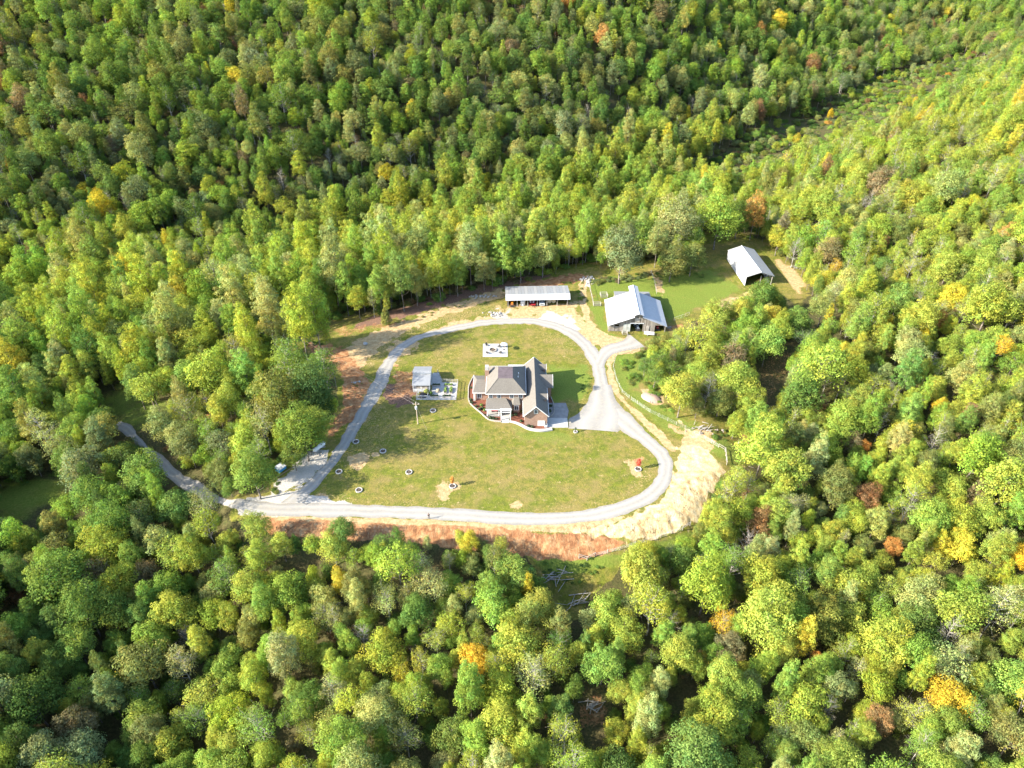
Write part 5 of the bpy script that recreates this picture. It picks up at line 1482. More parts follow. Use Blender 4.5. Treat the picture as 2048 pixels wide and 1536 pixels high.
def make_proto(style, seed, R=5.0, CH=9.0, BASE=6.0, n_cl=110, leaf=.34, per=46, rcl=1.25, inner=.3, pale=False, twigs=0):
    g = np.random.default_rng(seed)
    lob = g.uniform(0, 6.28, 4); amp = g.uniform(.08, .20, 4)
    cen = []
    tries = 0
    domes = []
    if style == 'broad':
        nd = int(g.integers(5, 8))
        for k in range(nd):
            a = 6.283 * k / nd + g.uniform(-.5, .5); f = g.uniform(.38, .62) if k else .05
            domes.append((np.array([R * f * math.cos(a), R * f * math.sin(a), BASE + CH * (g.uniform(.24, .60) if k else .64)]), np.array([R * g.uniform(.38, .56)] * 2 + [CH * g.uniform(.30, .44)])))
    while len(cen) < n_cl and tries < 9000:
        tries += 1
        if domes:
            c0, rad = domes[g.integers(len(domes))]
            d = g.normal(size=3); d /= np.linalg.norm(d)
            if d[2] < -.75: continue
            f = g.uniform(.78, 1.0) if g.random() > inner else g.uniform(.25, .78)
            p = c0 + d * rad * f
            if sum((((p - c_) / r_) ** 2).sum() < .55 for c_, r_ in domes) > 1: continue
        else:
            t = g.uniform(0.02, 1) ** .85
            a = g.uniform(0, 6.283)
            lobe = 1 + sum(amp[k] * math.sin((k + 2) * a + lob[k] + t * 4 * (k % 2)) for k in range(4))
            rr = float(envelope(style, t)) * R * lobe
            f = g.uniform(.72, 1.0) if g.random() > inner else g.uniform(.2, .72)
            if style == 'shell' : f = g.uniform(.3, 1)
            p = np.array([rr * f * math.cos(a), rr * f * math.sin(a), BASE + t * CH * (1 + .10 * math.sin(3 * a + lob[0]))])
        rc = rcl * g.uniform(.55, 1.3)
        if any(np.linalg.norm(p - q) < (rc + s_) * .55 for q, s_ in cen):
            continue
        cen.append((p, rc))
    V, Fv, C = [], [], []
    for p, rc in cen:
        m = int(per * 2.35 * (rc / rcl) ** 2 * g.uniform(.6, 1.25))
        d = g.normal(size=(m, 3)); d /= np.linalg.norm(d, axis=1, keepdims=True)
        d[:, 2] = np.where((d[:, 2] < -.15) & (g.random(m) < .75), -d[:, 2], d[:, 2])
        q = p + d * rc * (.55 + .62 * g.random((m, 1)) ** .8) * np.array([1, 1, .82])
        out = p - np.array([0, 0, BASE + CH * .35]); out = out / (np.linalg.norm(out) + 1e-6)
        nrm = d * 1.0 + out * .30 + g.normal(size=(m, 3)) * .46 + np.array([0, 0, .45]); nrm /= np.linalg.norm(nrm, axis=1, keepdims=True)
        u = np.cross(nrm, g.normal(size=(m, 3))); u /= np.linalg.norm(u, axis=1, keepdims=True)
        w = np.cross(nrm, u)
        s1 = leaf * .56 * g.uniform(.6, 1.35, (m, 1)); s2 = s1 * g.uniform(.5, .85, (m, 1))
        bend = nrm * s1 * .25
        quad = np.stack([q - u * s1 - bend, q - w * s2, q + u * s1 - bend, q + w * s2], 1)
        V.append(quad.reshape(-1, 3))
        base = g.uniform(.70, 1.28); hue = float(np.clip(g.normal(0, .11), -.16, .2))  # random leaf tone per clump, spread wider to stand in for shading between clumps
        lv = base * g.uniform(.76, 1.26, (m, 1))
        col = np.concatenate([lv * (1 + hue + g.normal(0, .05, (m, 1))), lv, lv * (1 - hue * .5), np.ones((m, 1))], 1)
        C.append(np.repeat(col, 4, 0))
    V = np.concatenate(V); C = np.concatenate(C)
    nf = len(V) // 4
    crown = bpy.data.meshes.new('crown_' + style)
    crown.vertices.add(len(V)); crown.vertices.foreach_set('co', V.astype(np.float32).ravel())
    crown.loops.add(len(V)); crown.loops.foreach_set('vertex_index', np.arange(len(V), dtype=np.int32))
    crown.polygons.add(nf); crown.polygons.foreach_set('loop_start', np.arange(0, len(V), 4, dtype=np.int32)); crown.polygons.foreach_set('loop_total', np.full(nf, 4, np.int32))
    crown.update(calc_edges=True)
    a_ = crown.attributes.new('leafvar', 'FLOAT_COLOR', 'POINT'); a_.data.foreach_set('color', C.astype(np.float32).ravel())
    crown.materials.append(M_leaf)
    # trunk with limbs
    m = MB()
    tr = .26 * R / 5
    top = BASE + CH * (.80 if style in ('tall', 'cone') else .62)
    bend = [(g.normal(0, .12), g.normal(0, .12), z) for z in np.linspace(2.5, top, 4)]
    stem = [(0, 0, -1.5)] + bend
    m.path(stem, tr, tr * .25, 7)
    order = g.permutation(len(cen))[: (22 if not pale else 40)]
    for k in order:
        p, rc = cen[k]
        z0 = max(BASE * .75, min(top - .3, p[2] - np.hypot(p[0], p[1]) * .75))
        s_ = np.interp(z0, [b[2] for b in stem], range(len(stem)))
        i = min(int(s_), len(stem) - 2); fr = s_ - i
        st = np.array(stem[i]) * (1 - fr) + np.array(stem[i + 1]) * fr
        mid = (st + p) / 2 + g.normal(0, .2, 3)
        m.tube(st, mid, tr * .3, tr * .2, 4); m.tube(mid, p, tr * .2, tr * .08, 4)
        for j in range(twigs):
            e = p + g.normal(0, rcl * .9, 3) + np.array([0, 0, .4])
            m.tube(mid if j % 2 else p, e, tr * .10, tr * .04, 3)
    tm = bpy.data.meshes.new('trunk_' + style)
    tm.from_pydata(m.v, [], m.f); tm.materials.append(M_trunkp if pale else M_trunk)
    tm.polygons.foreach_set('use_smooth', [True] * len(tm.polygons))
    top_z = float(V[:, 2].max())
    return dict(crown=crown, trunk=tm, R=float(np.quantile(np.hypot(V[:, 0], V[:, 1]), .97)), top=top_z, mid=BASE + CH * .48, style=style)

PROTO = {
 'broad': [make_proto('broad', 1, CH=11, BASE=4.5, n_cl=130, rcl=1.4), make_proto('broad', 2, CH=9.5, BASE=5, n_cl=110, rcl=1.5), make_proto('broad', 3, CH=12.5, BASE=4, n_cl=140, rcl=1.45), make_proto('broad', 4, CH=10.5, BASE=4.5, rcl=1.75, n_cl=90, per=60), make_proto('broad', 5, CH=11.5, BASE=4.2, rcl=1.2, n_cl=160, per=36), make_proto('broad', 15, CH=9, BASE=5.5, rcl=1.6, n_cl=90, per=54), make_proto('broad', 16, CH=13, BASE=4.5, rcl=1.5, n_cl=120, per=44), make_proto('broad', 17, CH=10, BASE=4.5, rcl=1.3, n_cl=120, per=30, inner=.45), make_proto('broad', 18, CH=12, BASE=5, rcl=1.45, n_cl=85, per=24, inner=.5, pale=True, twigs=1), make_proto('broad', 19, CH=10.5, BASE=5, rcl=1.3, n_cl=95, per=22, inner=.5, twigs=1)],
 'tall': [make_proto('tall', 6, CH=15, BASE=8, n_cl=150, per=40), make_proto('tall', 7, CH=17, BASE=8.5, n_cl=165, per=38, rcl=1.15), make_proto('tall', 8, CH=13.5, BASE=9, n_cl=135, per=44, rcl=1.35)],
 'sparse': [make_proto('broad', 9, CH=11, BASE=6, n_cl=80, per=24, leaf=.28, rcl=1.35, inner=.45, pale=True, twigs=2), make_proto('tall', 10, CH=12.5, BASE=8, n_cl=72, per=22, leaf=.28, rcl=1.3, inner=.45, pale=True, twigs=2)],
 'bare': [make_proto('tall', 11, CH=12, BASE=7.5, n_cl=60, per=5, leaf=.2, rcl=1.2, inner=.4, pale=True, twigs=5)],
 'cone': [make_proto('cone', 12, CH=13, BASE=2.2, n_cl=150, per=40, rcl=.95)],
 'shrub': [make_proto('shell', 13, CH=6, BASE=.6, n_cl=55, per=46, leaf=.42, rcl=1.7), make_proto('shell', 14, CH=5, BASE=.4, n_cl=45, per=50, leaf=.42, rcl=1.8)],
}
KINDS_ = list(PROTO)

TINT_ = dict(yg=(.140, .166, .028), lime=(.104, .152, .028), green=(.070, .108, .024), deep=(.046, .072, .020), greygreen=(.090, .108, .044), olive=(.096, .106, .030), gold=(.265, .190, .022),
            yellow=(.225, .200, .026), orange=(.215, .122, .036), rust=(.130, .078, .040), brown=(.105, .088, .044), purple=(.095, .042, .044), pale=(.150, .164, .056), red=(.165, .050, .036))
TINT = {k: tuple(c * 1.80 for c in v) for k, v in TINT_.items()}
NAME = dict(yg='yellow-green', lime='lime green', green='mid green', deep='dark green', greygreen='grey-green', olive='olive', gold='golden', yellow='bright yellow', orange='orange', rust='rust brown', brown='brownish', purple='purple-red', pale='pale green', red='dull red')

# ------------------------------------------------------------------ where the trees stand
TREES = []    # dict(x, y, z, kind, proto, R, hs, tint name, tint, rot)
bx, by, br = [], [], []
def add_tree(x, y, kind, R, tn, hs=1.0, special=False, proto=None, z=None):
    p = rng.integers(len(PROTO[kind])) if proto is None else proto
    P = PROTO[kind][p]
    s = R / P['R']
    c = np.array(TINT[tn]) * rng.uniform(.86, 1.14) * np.array([1 + rng.normal(0, .06), 1, 1 + rng.normal(0, .1)]) * (.9 if y > 300 and x < 60 else 1)
    TREES.append(dict(x=x, y=y, z=(H1(x, y) if z is None else z) - .15, kind=kind, proto=int(p), s=s, sz=s * hs, sy=s * rng.uniform(.84, 1.16), R=R, tn=tn, tint=c, rot=rng.uniform(0, 6.28), special=special))
    bx.append(x); by.append(y); br.append(R)

def place_px(px, py, rpx, kind, tn, hs=1.0, proto=None):
    """a tree whose crown centre shows at this pixel with this radius"""
    P = PROTO[kind][proto or 0]
    d = ray(px, py)
    t, R = 170.0, 4.0
    for _ in range(30):
        dep = t * (d[1] * CP - d[2] * SP)
        R = rpx * dep / FOC
        hc = P['mid'] * R / P['R'] * hs
        x, y = d[0] * t, d[1] * t
        tz = (H1(x, y) + hc - CAMH) / d[2]
        t = .5 * t + .5 * tz
    add_tree(d[0] * t, d[1] * t, kind, R, tn, hs, True, proto)

SPECIAL = [
 # grove left of the clearing
 (417,745,44,'broad','yg'),(489,742,32,'tall','lime'),(574,722,44,'broad','green'),(554,785,56,'broad','olive'),(625,772,50,'broad','deep'),(648,735,34,'broad','green'),(601,850,46,'broad','green'),(526,845,42,'sparse','pale'),
 (492,880,38,'broad','yg'),(376,889,36,'broad','greygreen'),(441,886,32,'broad','greygreen'),(506,946,46,'broad','lime'),(441,945,32,'broad','olive'),(328,850,36,'broad','greygreen'),(270,764,26,'tall','green'),(338,762,27,'tall','yg'),
 (460,800,34,'broad','yg'),(585,905,30,'broad','green'),(640,800,30,'broad','deep'),(470,700,30,'sparse','olive'),
 (157,812,30,'broad','lime'),(195,858,44,'broad','olive'),(82,858,36,'sparse','pale'),(164,937,46,'broad','greygreen'),(240,925,34,'broad','deep'),(284,948,44,'broad','green'),(258,897,26,'shrub','olive'),(178,992,44,'broad','green'),(412,1004,36,'sparse','greygreen'),
 # right slope
 (1903,1388,50,'broad','gold'),(1925,1092,36,'broad','yellow'),(2035,1112,34,'broad','gold'),(1877,642,22,'broad','orange'),(1652,563,27,'broad','yellow'),(1812,862,30,'broad','yellow'),(1681,820,24,'broad','orange'),(1636,808,24,'broad','rust'),
 (1981,612,54,'broad','yg'),(1642,738,58,'broad','yg'),(1750,621,38,'broad','yg'),(1364,782,38,'broad','yg'),(1403,667,40,'broad','yg'),(1476,757,44,'broad','yg'),(1469,690,26,'sparse','pale'),(1417,778,24,'bare','pale'),(1537,681,36,'broad','lime'),
 (1318,720,26,'broad','green'),(1473,843,26,'broad','yg'),(1530,886,58,'broad','yg'),(1440,628,30,'broad','yg'),(1527,588,30,'broad','green'),(1480,618,28,'broad','yg'),(1600,640,26,'broad','lime'),(1420,715,30,'broad','yg'),(1378,720,24,'broad','olive'),
 (1245,495,46,'broad','greygreen'),(1352,440,46,'broad','pale'),(1345,518,32,'broad','olive'),(1386,512,28,'broad','olive'),(1290,470,34,'broad','green'),(1440,430,44,'broad','lime'),(1512,420,24,'tall','orange'),(1480,430,28,'broad','green'),(1612,208,15,'cone','green'),
 (1960,1150,34,'broad','yg'),(1716,1338,30,'sparse','pale'),(1400,1135,30,'bare','rust'),(1496,1085,30,'bare','rust'),(1450,1165,32,'broad','lime'),(1590,1240,46,'broad','lime'),(1700,1230,42,'broad','yg'),(1440,1440,58,'broad','yg'),(1620,1480,44,'broad','olive'),(1700,1290,34,'broad','yg'),
 (1400,745,28,'broad','yg'),(1440,800,28,'broad','olive'),(1345,738,22,'broad','green'),(1312,748,22,'broad','green'),(1336,770,20,'broad','lime'),(1346,700,26,'broad','yg'),(1330,680,18,'broad','olive'),(1290,728,16,'broad','green'),(1395,812,20,'broad','olive'),(1450,700,30,'broad','lime'),(1500,800,32,'broad','yg'),(1512,842,26,'broad','yg'),(1305,690,14,'broad','olive'),(1430,668,30,'broad','yg'),(1490,655,30,'broad','lime'),
 # slope below the bank
 (939,1082,25,'broad','yellow'),(902,1247,36,'broad','yg'),(953,1316,40,'broad','gold'),(833,1223,44,'broad','green'),(806,1300,14,'broad','red'),(1028,1143,46,'broad','lime'),(1079,1217,46,'broad','yg'),(1113,1319,42,'broad','yg'),(1206,1326,46,'broad','lime'),
 (1291,1110,36,'broad','yg'),(1366,1118,38,'broad','green'),(1001,1449,54,'broad','yg'),(830,1398,44,'broad','yg'),(902,1466,44,'broad','green'),(1076,1500,40,'broad','yg'),(1233,1459,32,'broad','yg'),(768,1085,26,'broad','green'),(820,1100,26,'broad','green'),
 (684,1060,32,'broad','green'),(667,1095,34,'broad','yg'),(854,1085,13,'tall','pale'),(1001,1088,22,'broad','yg'),(898,1118,20,'sparse','pale'),(512,1050,32,'broad','yg'),(590,1085,18,'cone','green'),(625,1085,24,'broad','lime'),(735,1105,26,'broad','lime'),(945,1130,26,'broad','olive'),
 (120,1148,64,'broad','green'),(287,1148,36,'broad','brown'),(345,1100,44,'broad','yg'),(113,1086,34,'broad','olive'),(284,1322,66,'broad','olive'),(427,1227,42,'broad','yg'),(413,1162,26,'broad','olive'),(495,1268,32,'broad','olive'),(164,1505,52,'broad','pale'),(256,1512,28,'broad','green'),
 (342,1483,44,'broad','yg'),(454,1425,48,'broad','yg'),(454,1329,40,'broad','lime'),(533,1510,36,'broad','yg'),(666,1380,38,'sparse','pale'),(725,1270,28,'bare','brown'),(60,1400,60,'broad','deep'),(370,1270,24,'bare','brown'),
 # lone trees on the open ground
 (650,668,12.5,'tall','yg'),(771,632,13,'cone','olive'),(1178,771,9,'broad','deep'),
]
for q in SPECIAL:
    px_, py_, r_, k_, t_ = q
    place_px(px_, py_, r_ * (.96 if py_ < 1000 else .88), k_, t_, hs=.62 if (px_, py_) in ((1178, 771), (806, 1300)) else rng.uniform(1.12, 1.28) if 540 < px_ < 700 and 690 < py_ < 900 else rng.uniform(1.0, 1.12) if 370 < px_ < 700 and 690 < py_ < 900 else rng.uniform(.92, 1.08), proto=0 if k_ in ('cone', 'bare') else int(rng.integers(len(PROTO[k_]))))

CLEAR = [(OPEN_PX, 2), (DRIVE_PX, 2), (MEADOW_PX, 3), (TRACK_PX, 3), (GAP_PX, 3), (HOLE_PX, 3), (HOLE2_PX, 3), (PATH2_PX, 3)]
BELT_PX = [(-50,560),(120,500),(250,470),(420,545),(600,425),(800,370),(1000,345),(1250,265),(1420,240),(1470,300),(1430,420),(1330,520),(1180,545),(900,600),(700,660),(560,690),(380,720),(150,800),(-50,820)]
RIGHT_PX = [(1400,370),(1480,330),(1700,260),(1900,180),(2200,30),(2200,1700),(1250,1700),(1210,1200),(1400,1000),(1480,880),(1330,800),(1330,680),(1600,600),(1500,480)]
LOWLEFT_PX = [(-200,1040),(260,1060),(430,1180),(330,1330),(330,1700),(-200,1700)]
LEFT_PX = [(-200,780),(230,800),(380,960),(300,1060),(-200,1060)]

W_FAR = ('green', .33), ('greygreen', .22), ('olive', .09), ('lime', .20), ('deep', .05), ('pale', .06), ('yg', .06), ('rust', .006), ('orange', .005), ('brown', .02), ('yellow', .006)
W_BELT = ('yg', .46), ('lime', .24), ('green', .06), ('yellow', .02), ('pale', .18), ('olive', .04)
W_RIGHT = ('yg', .50), ('lime', .20), ('yellow', .022), ('pale', .12), ('olive', .07), ('green', .045), ('gold', .006), ('rust', .006), ('orange', .004), ('brown', .012)
W_LOWL = ('green', .34), ('deep', .06), ('olive', .22), ('lime', .24), ('brown', .03), ('greygreen', .08), ('yg', .10)
W_LEFT = ('green', .36), ('greygreen', .14), ('deep', .06), ('lime', .26), ('olive', .10), ('yg', .08)
W_FRONT = ('yg', .46), ('lime', .28), ('green', .09), ('pale', .10), ('yellow', .014), ('olive', .045), ('rust', .006), ('brown', .012)
def pick(wt):
    k = np.array([w for _, w in wt]); return wt[rng.choice(len(k), p=k / k.sum())][0]

# candidate spots: a jittered grid over the land the camera looks at, and a margin on the sunward side
cell = 3.7
cx = np.arange(-700, 800, cell); cy = np.arange(28, 1250, cell)
CX, CY = [a.ravel() for a in np.meshgrid(cx, cy)]
CX = CX + rng.uniform(-.5, .5, CX.shape) * cell * .95; CY = CY + rng.uniform(-.5, .5, CY.shape) * cell * .95
CZ = height(CX, CY)
tx, ty, td = project(CX, CY, CZ + 12)
keep = (tx > -420) & (tx < 2250) & (ty > -200) & (ty < 1760) & (CY > 28)
keep &= ~((CY > 420) & (rng.random(CX.shape) < .30))
CX, CY, CZ, tx, ty, td = CX[keep], CY[keep], CZ[keep], tx[keep], ty[keep], td[keep]
on_level = sdf(PLATEAU, CX, CY)
edge = np.max([sdf(p, tx, ty) for p, _ in ((OPEN_PX, 0), (DRIVE_PX, 0), (MEADOW_PX, 0), (TRACK_PX, 0), (GAP_PX, 0), (HOLE_PX, 0), (HOLE2_PX, 0), (PATH2_PX, 0))], axis=0)
reg = {n: sdf(p, tx, ty) for n, p in (('belt', BELT_PX), ('right', RIGHT_PX), ('lowl', LOWLEFT_PX), ('left', LEFT_PX), ('strip', STRIP_PX))}
order = rng.permutation(len(CX))
grid = {}
for i, (x, y, r) in enumerate(zip(bx, by, br)):
    grid.setdefault((int(x // 10), int(y // 10)), []).append((x, y, r))
ang = np.linspace(0, 2 * np.pi, 10, endpoint=False)
cand = []
for step, i in [(0, i) for i in order] + [(1, i) for i in order]:
    x, y = CX[i] + 1.7 * step, CY[i] + 1.3 * step
    far = y > 300 and reg['right'][i] < 0
    u = rng.random()
    if reg['strip'][i] > -6:
        kind, wt, R = ('shrub', W_FAR, rng.uniform(1.7, 3.2)) if u < .93 else ('broad', W_RIGHT, rng.uniform(2, 3))
    elif reg['belt'][i] > 0:
        kind, wt, R = ('tall', W_BELT, rng.uniform(3.3, 5.3)) if u < .64 else ('broad', W_BELT, rng.uniform(3.6, 6.0)) if u < .94 else ('sparse', W_BELT, rng.uniform(3, 4))
    elif reg['right'][i] > 0:
        kind, wt, R = ('broad', W_RIGHT, 2.1 + 3.6 * rng.random() ** 1.5) if u < .62 else ('tall', W_RIGHT, rng.uniform(2.2, 3.6)) if u < .84 else ('sparse', W_RIGHT, rng.uniform(2.8, 4.2)) if u < .965 else ('bare', (('pale', 1.),), rng.uniform(2.2, 3.2))
    elif reg['lowl'][i] > 0:
        kind, wt, R = ('broad', W_LOWL, rng.uniform(2.6, 5.2)) if u < .8 else ('tall', W_LOWL, rng.uniform(2.6, 3.6))
    elif reg['left'][i] > 0:
        kind, wt, R = ('broad', W_LEFT, rng.uniform(3.2, 5.0)) if u < .85 else ('tall', W_LEFT, rng.uniform(3, 3.8))
    elif far:
        kind, wt, R = ('broad', W_FAR, 3.0 + 3.6 * rng.random() ** 1.3) if u < .66 else ('tall', W_FAR, rng.uniform(3.0, 4.6)) if u < .88 else ('sparse', W_FAR, rng.uniform(2.5, 3.6)) if u < .95 else ('bare', (('brown', 1.),), rng.uniform(2.3, 3.2)) if u < .97 else ('shrub', W_FAR, 2.5)
    else:
        kind, wt, R = ('broad', W_FRONT, 2.2 + 3.0 * rng.random() ** 1.4) if u < .62 else ('tall', W_FRONT, rng.uniform(2.2, 3.6)) if u < .84 else ('sparse', W_FRONT, rng.uniform(2.8, 4.2))
    gap = .58 if kind != 'shrub' else .48
    if step:
        if kind in ('shrub', 'bare'): continue
        R, gap = rng.uniform(1.5, 2.6), .50
    gx0, gy0 = int(x // 10), int(y // 10)
    bad = False
    for a in (-1, 0, 1):
        for b_ in (-1, 0, 1):
            for (ox, oy, orr) in grid.get((gx0 + a, gy0 + b_), ()):
                if (ox - x) ** 2 + (oy - y) ** 2 < ((orr + R) * gap) ** 2:
                    bad = True; break
            if bad: break
        if bad: break
    if bad:
        continue
    P = PROTO[kind][0]
    hs = rng.uniform(.82, 1.24) * (1.1 if kind == 'tall' and reg['belt'][i] > 0 else 1) if not step else rng.uniform(1.15, 1.9)
    if edge[i] > -150:
        s_ = R / P['R']
        hh = np.array([P['mid'] * hs, P['top'] * hs, P['mid'] * hs]) * s_
        ex = np.concatenate([x + .8 * R * np.cos(ang), [x, x]]); ey = np.concatenate([y + .8 * R * np.sin(ang), [y, y]])
        ez = CZ[i] + np.concatenate([np.full(10, P['mid'] * hs * s_), [P['top'] * hs * s_, 0]])
        qx_, qy_, _ = project(ex, ey, ez)
        for pl, mgn in CLEAR:
            if (sdf(pl, qx_, qy_) > -mgn).any():
                bad = True; break
        if bad:
            continue
    grid.setdefault((gx0, gy0), []).append((x, y, R))
    add_tree(x, y, kind, R, pick(wt), hs, z=CZ[i])

# low undergrowth between the trunks
uo = rng.permutation(len(CX))[:11000]
uo = uo[(ty[uo] > 330) | (rng.random(len(uo)) < .5)]
ux_, uy_ = CX[uo] + rng.uniform(-2, 2, len(uo)), CY[uo] + rng.uniform(-2, 2, len(uo))
uz_, uR = height(ux_, uy_), rng.uniform(1.1, 2.7, len(uo))
bad_ = np.zeros(len(uo), bool)
for ox, oz in ((0, 0), (-1, .3), (1, .3), (0, 1.6)):
    qx_, qy_, _ = project(ux_ + ox * uR, uy_, uz_ + oz * uR)
    for pl, _ in CLEAR:
        bad_ |= sdf(pl, qx_, qy_) > -4
UNDER = []
for x, y, z, R, bd_ in zip(ux_, uy_, uz_, uR, bad_):
    if bd_: continue
    tn = pick((('green', .28), ('olive', .24), ('lime', .24), ('brown', .05), ('rust', .03), ('yg', .16)))
    p = int(rng.integers(2)); P = PROTO['shrub'][p]
    UNDER.append(dict(x=x, y=y, z=z - .2 * R, kind='shrub', proto=p, s=R / P['R'], sz=R / P['R'] * rng.uniform(.7, 1.4), R=R, tn=tn, tint=np.array(TINT[tn]) * rng.uniform(.8, 1.2), rot=rng.uniform(0, 6.28), special=False))
# weeds, young growth and hedge bushes on the open ground, thrown by outline
def scatter_px(poly, n, r0, r1, wt, hs=.8):
    P_ = np.array(poly, float); k = 0
    lo, hi = P_.min(0), P_.max(0)
    for _ in range(n * 8):
        q = rng.uniform(lo, hi)
        if sdf(poly, q[0:1], q[1:2])[0] < 0:
            continue
        x, y, z = ground_px(*q)
        R = rng.uniform(r0, r1); p = int(rng.integers(2)); P = PROTO['shrub'][p]; tn = pick(wt)
        UNDER.append(dict(x=x, y=y, z=z - .1, kind='shrub', proto=p, s=R / P['R'], sz=R / P['R'] * rng.uniform(.55, 1.1) * hs, R=R, tn=tn, tint=np.array(TINT[tn]) * rng.uniform(.85, 1.15), rot=rng.uniform(0, 6.28), special=False))
        k += 1
        if k >= n: break
scatter_px([(1182,560),(1300,546),(1302,556),(1190,572)], 46, .8, 1.4, (('olive', .4), ('brown', .25), ('greygreen', .25), ('green', .1)))
scatter_px([(1240,716),(1290,700),(1320,740),(1330,800),(1350,828),(1330,822),(1290,775),(1262,770),(1245,745)], 60, .5, 1.5, (('green', .4), ('lime', .3), ('olive', .3)))
scatter_px([(1400,850),(1460,860),(1480,905),(1440,890)], 20, .4, 1.0, (('olive', .5), ('green', .5)))
scatter_px([(1290,672),(1340,665),(1320,690),(1290,700)], 16, .5, 1.2, (('olive', .5), ('green', .3), ('brown', .2)))
scatter_px([(760,640),(1000,590),(1170,555),(1165,560),(1000,600),(780,655)], 40, .25, .7, (('green', .5), ('olive', .3), ('lime', .2)))
scatter_px([(1156,560),(1166,555),(1168,600),(1158,608)], 14, .5, 1.1, (('lime', .5), ('olive', .5)))
scatter_px([(560,680),(620,680),(650,690),(620,694)], 12, .5, 1.2, (('deep', .5), ('green', .5)))
scatter_px([(1070,1125),(1230,1112),(1200,1150),(1110,1180)], 26, .3, .8, (('green', .6), ('deep', .4)))
scatter_px([(700,750),(735,750),(715,800),(690,800)], 6, .2, .5, (('green', .6), ('olive', .4)))
scatter_px([(1160,745),(1185,748),(1182,795),(1165,790)], 16, .25, .6, (('deep', .5), ('green', .5)))
scatter_px([(1185,545),(1410,545),(1415,555),(1200,556)], 22, .4, 1.0, (('olive', .4), ('green', .6)))
scatter_px([(540,1000),(560,985),(575,945),(560,950),(535,990)], 10, .3, .9, (('olive', .5), ('deep', .5)))

# ------------------------------------------------------------------ which trees show largest
T = TREES
X_ = np.array([t['x'] for t in T]); Y_ = np.array([t['y'] for t in T]); Z_ = np.array([t['z'] for t in T])
mid_ = np.array([PROTO[t['kind']][t['proto']]['mid'] * t['sz'] for t in T]); top_ = np.array([PROTO[t['kind']][t['proto']]['top'] * t['sz'] for t in T])
Rr = np.array([t['R'] for t in T])
px_m, py_m, dp_m = project(X_, Y_, Z_ + mid_)
_, py_t, _ = project(X_, Y_, Z_ + top_)
rpx = Rr * FOC / dp_m
buf = np.full((384, 512), -1, int)
for i in np.argsort(-dp_m):
    cx_, cy_, rx_, ry_ = px_m[i] / 4, py_m[i] / 4, rpx[i] / 4, max((py_m[i] - py_t[i]) / 4 * 1.05, rpx[i] / 4 * .7)
    x0, x1, y0, y1 = int(max(0, cx_ - rx_)), int(min(511, cx_ + rx_)), int(max(0, cy_ - ry_)), int(min(383, cy_ + ry_))
    if x1 < x0 or y1 < y0: continue
    yy, xx = np.mgrid[y0:y1 + 1, x0:x1 + 1]
    m_ = ((xx - cx_) / max(rx_, .5)) ** 2 + ((yy - cy_) / max(ry_, .5)) ** 2 <= 1
    buf[y0:y1 + 1, x0:x1 + 1][m_] = i
cnt = np.bincount(buf[buf >= 0].ravel(), minlength=len(T)) if len(T) else np.zeros(0)
cols_ = np.tile(np.arange(512), (384, 1)); rows_ = np.repeat(np.arange(384)[:, None], 512, 1)
vis_x = np.bincount(buf[buf >= 0], weights=cols_[buf >= 0], minlength=len(T)) / np.maximum(cnt, 1) * 4
vis_y = np.bincount(buf[buf >= 0], weights=rows_[buf >= 0], minlength=len(T)) / np.maximum(cnt, 1) * 4
rank = [i for i in np.argsort(-(cnt + np.array([400 if t['special'] else 0 for t in T]))) if cnt[i] > 3]
chosen = [i for i in rank if T[i]['kind'] != 'shrub'][:300]
chosen_set = set(chosen)

# ------------------------------------------------------------------ labels that single the trees out
AREAS = [('on the open lawn', None),
 ('in the grove beside the gravel loop', [(380,690),(700,690),(700,880),(640,960),(540,1010),(470,1010),(340,880),(340,720)]),
 ('along the wooded gravel drive', [(-50,740),(345,720),(345,880),(480,1010),(480,1060),(-50,1060)]),
 ('just below the red clay bank', [(470,1020),(1100,1030),(1100,1180),(480,1180)]),
 ('in the bottom left hollow', [(-50,1040),(480,1020),(480,1250),(400,1600),(-50,1600)]),
 ('at the bottom edge', [(400,1360),(1250,1360),(1250,1640),(300,1640)]),
 ('on the lower slope', [(480,1170),(1250,1170),(1250,1370),(400,1370)]),
 ('below the yellow sand bank', [(1090,1020),(1620,1000),(1620,1220),(1100,1220)]),
 ('in the bottom right wood', [(1240,1210),(2100,1210),(2100,1640),(1240,1640)]),
 ('on the right slope', [(1400,860),(2100,860),(2100,1220),(1600,1220),(1420,1010)]),
 ('right of the gravel apron', [(1280,600),(1600,600),(1600,880),(1300,880)]),
 ('right of the hay shed', [(1560,400),(2100,400),(2100,870),(1590,870)]),
 ('behind the old barn', [(1180,390),(1460,390),(1460,560),(1180,560)]),
 ('round the pale hay shed', [(1440,380),(1620,380),(1620,640),(1440,640)]),
 ('behind the long open shed', [(930,280),(1300,280),(1300,600),(930,600)]),
 ('behind the top left road bend', [(560,330),(940,330),(940,680),(560,680)]),
 ('in the dark wood beyond the grove', [(-50,430),(570,430),(570,760),(-50,760)]),
 ('on the upper right slope', [(1400,-50),(2100,-50),(2100,410),(1400,410)]),
 ('on the far hillside', [(-50,-50),(1500,-50),(1500,450),(-50,450)])]
KN = dict(broad='broadleaf_tree', tall='poplar_tree', sparse='thin_tree', bare='bare_tree', cone='cedar_tree', shrub='bush')
FORM = dict(broad='round-crowned', tall='tall', sparse='sparse', bare='bare', cone='cone-shaped', shrub='low')
ORD = ['first', 'second', 'third', 'fourth', 'fifth', 'sixth', 'seventh', 'eighth', 'ninth', 'tenth', 'eleventh', 'twelfth', 'thirteenth', 'fourteenth', 'fifteenth', 'sixteenth', 'seventeenth', 'eighteenth']
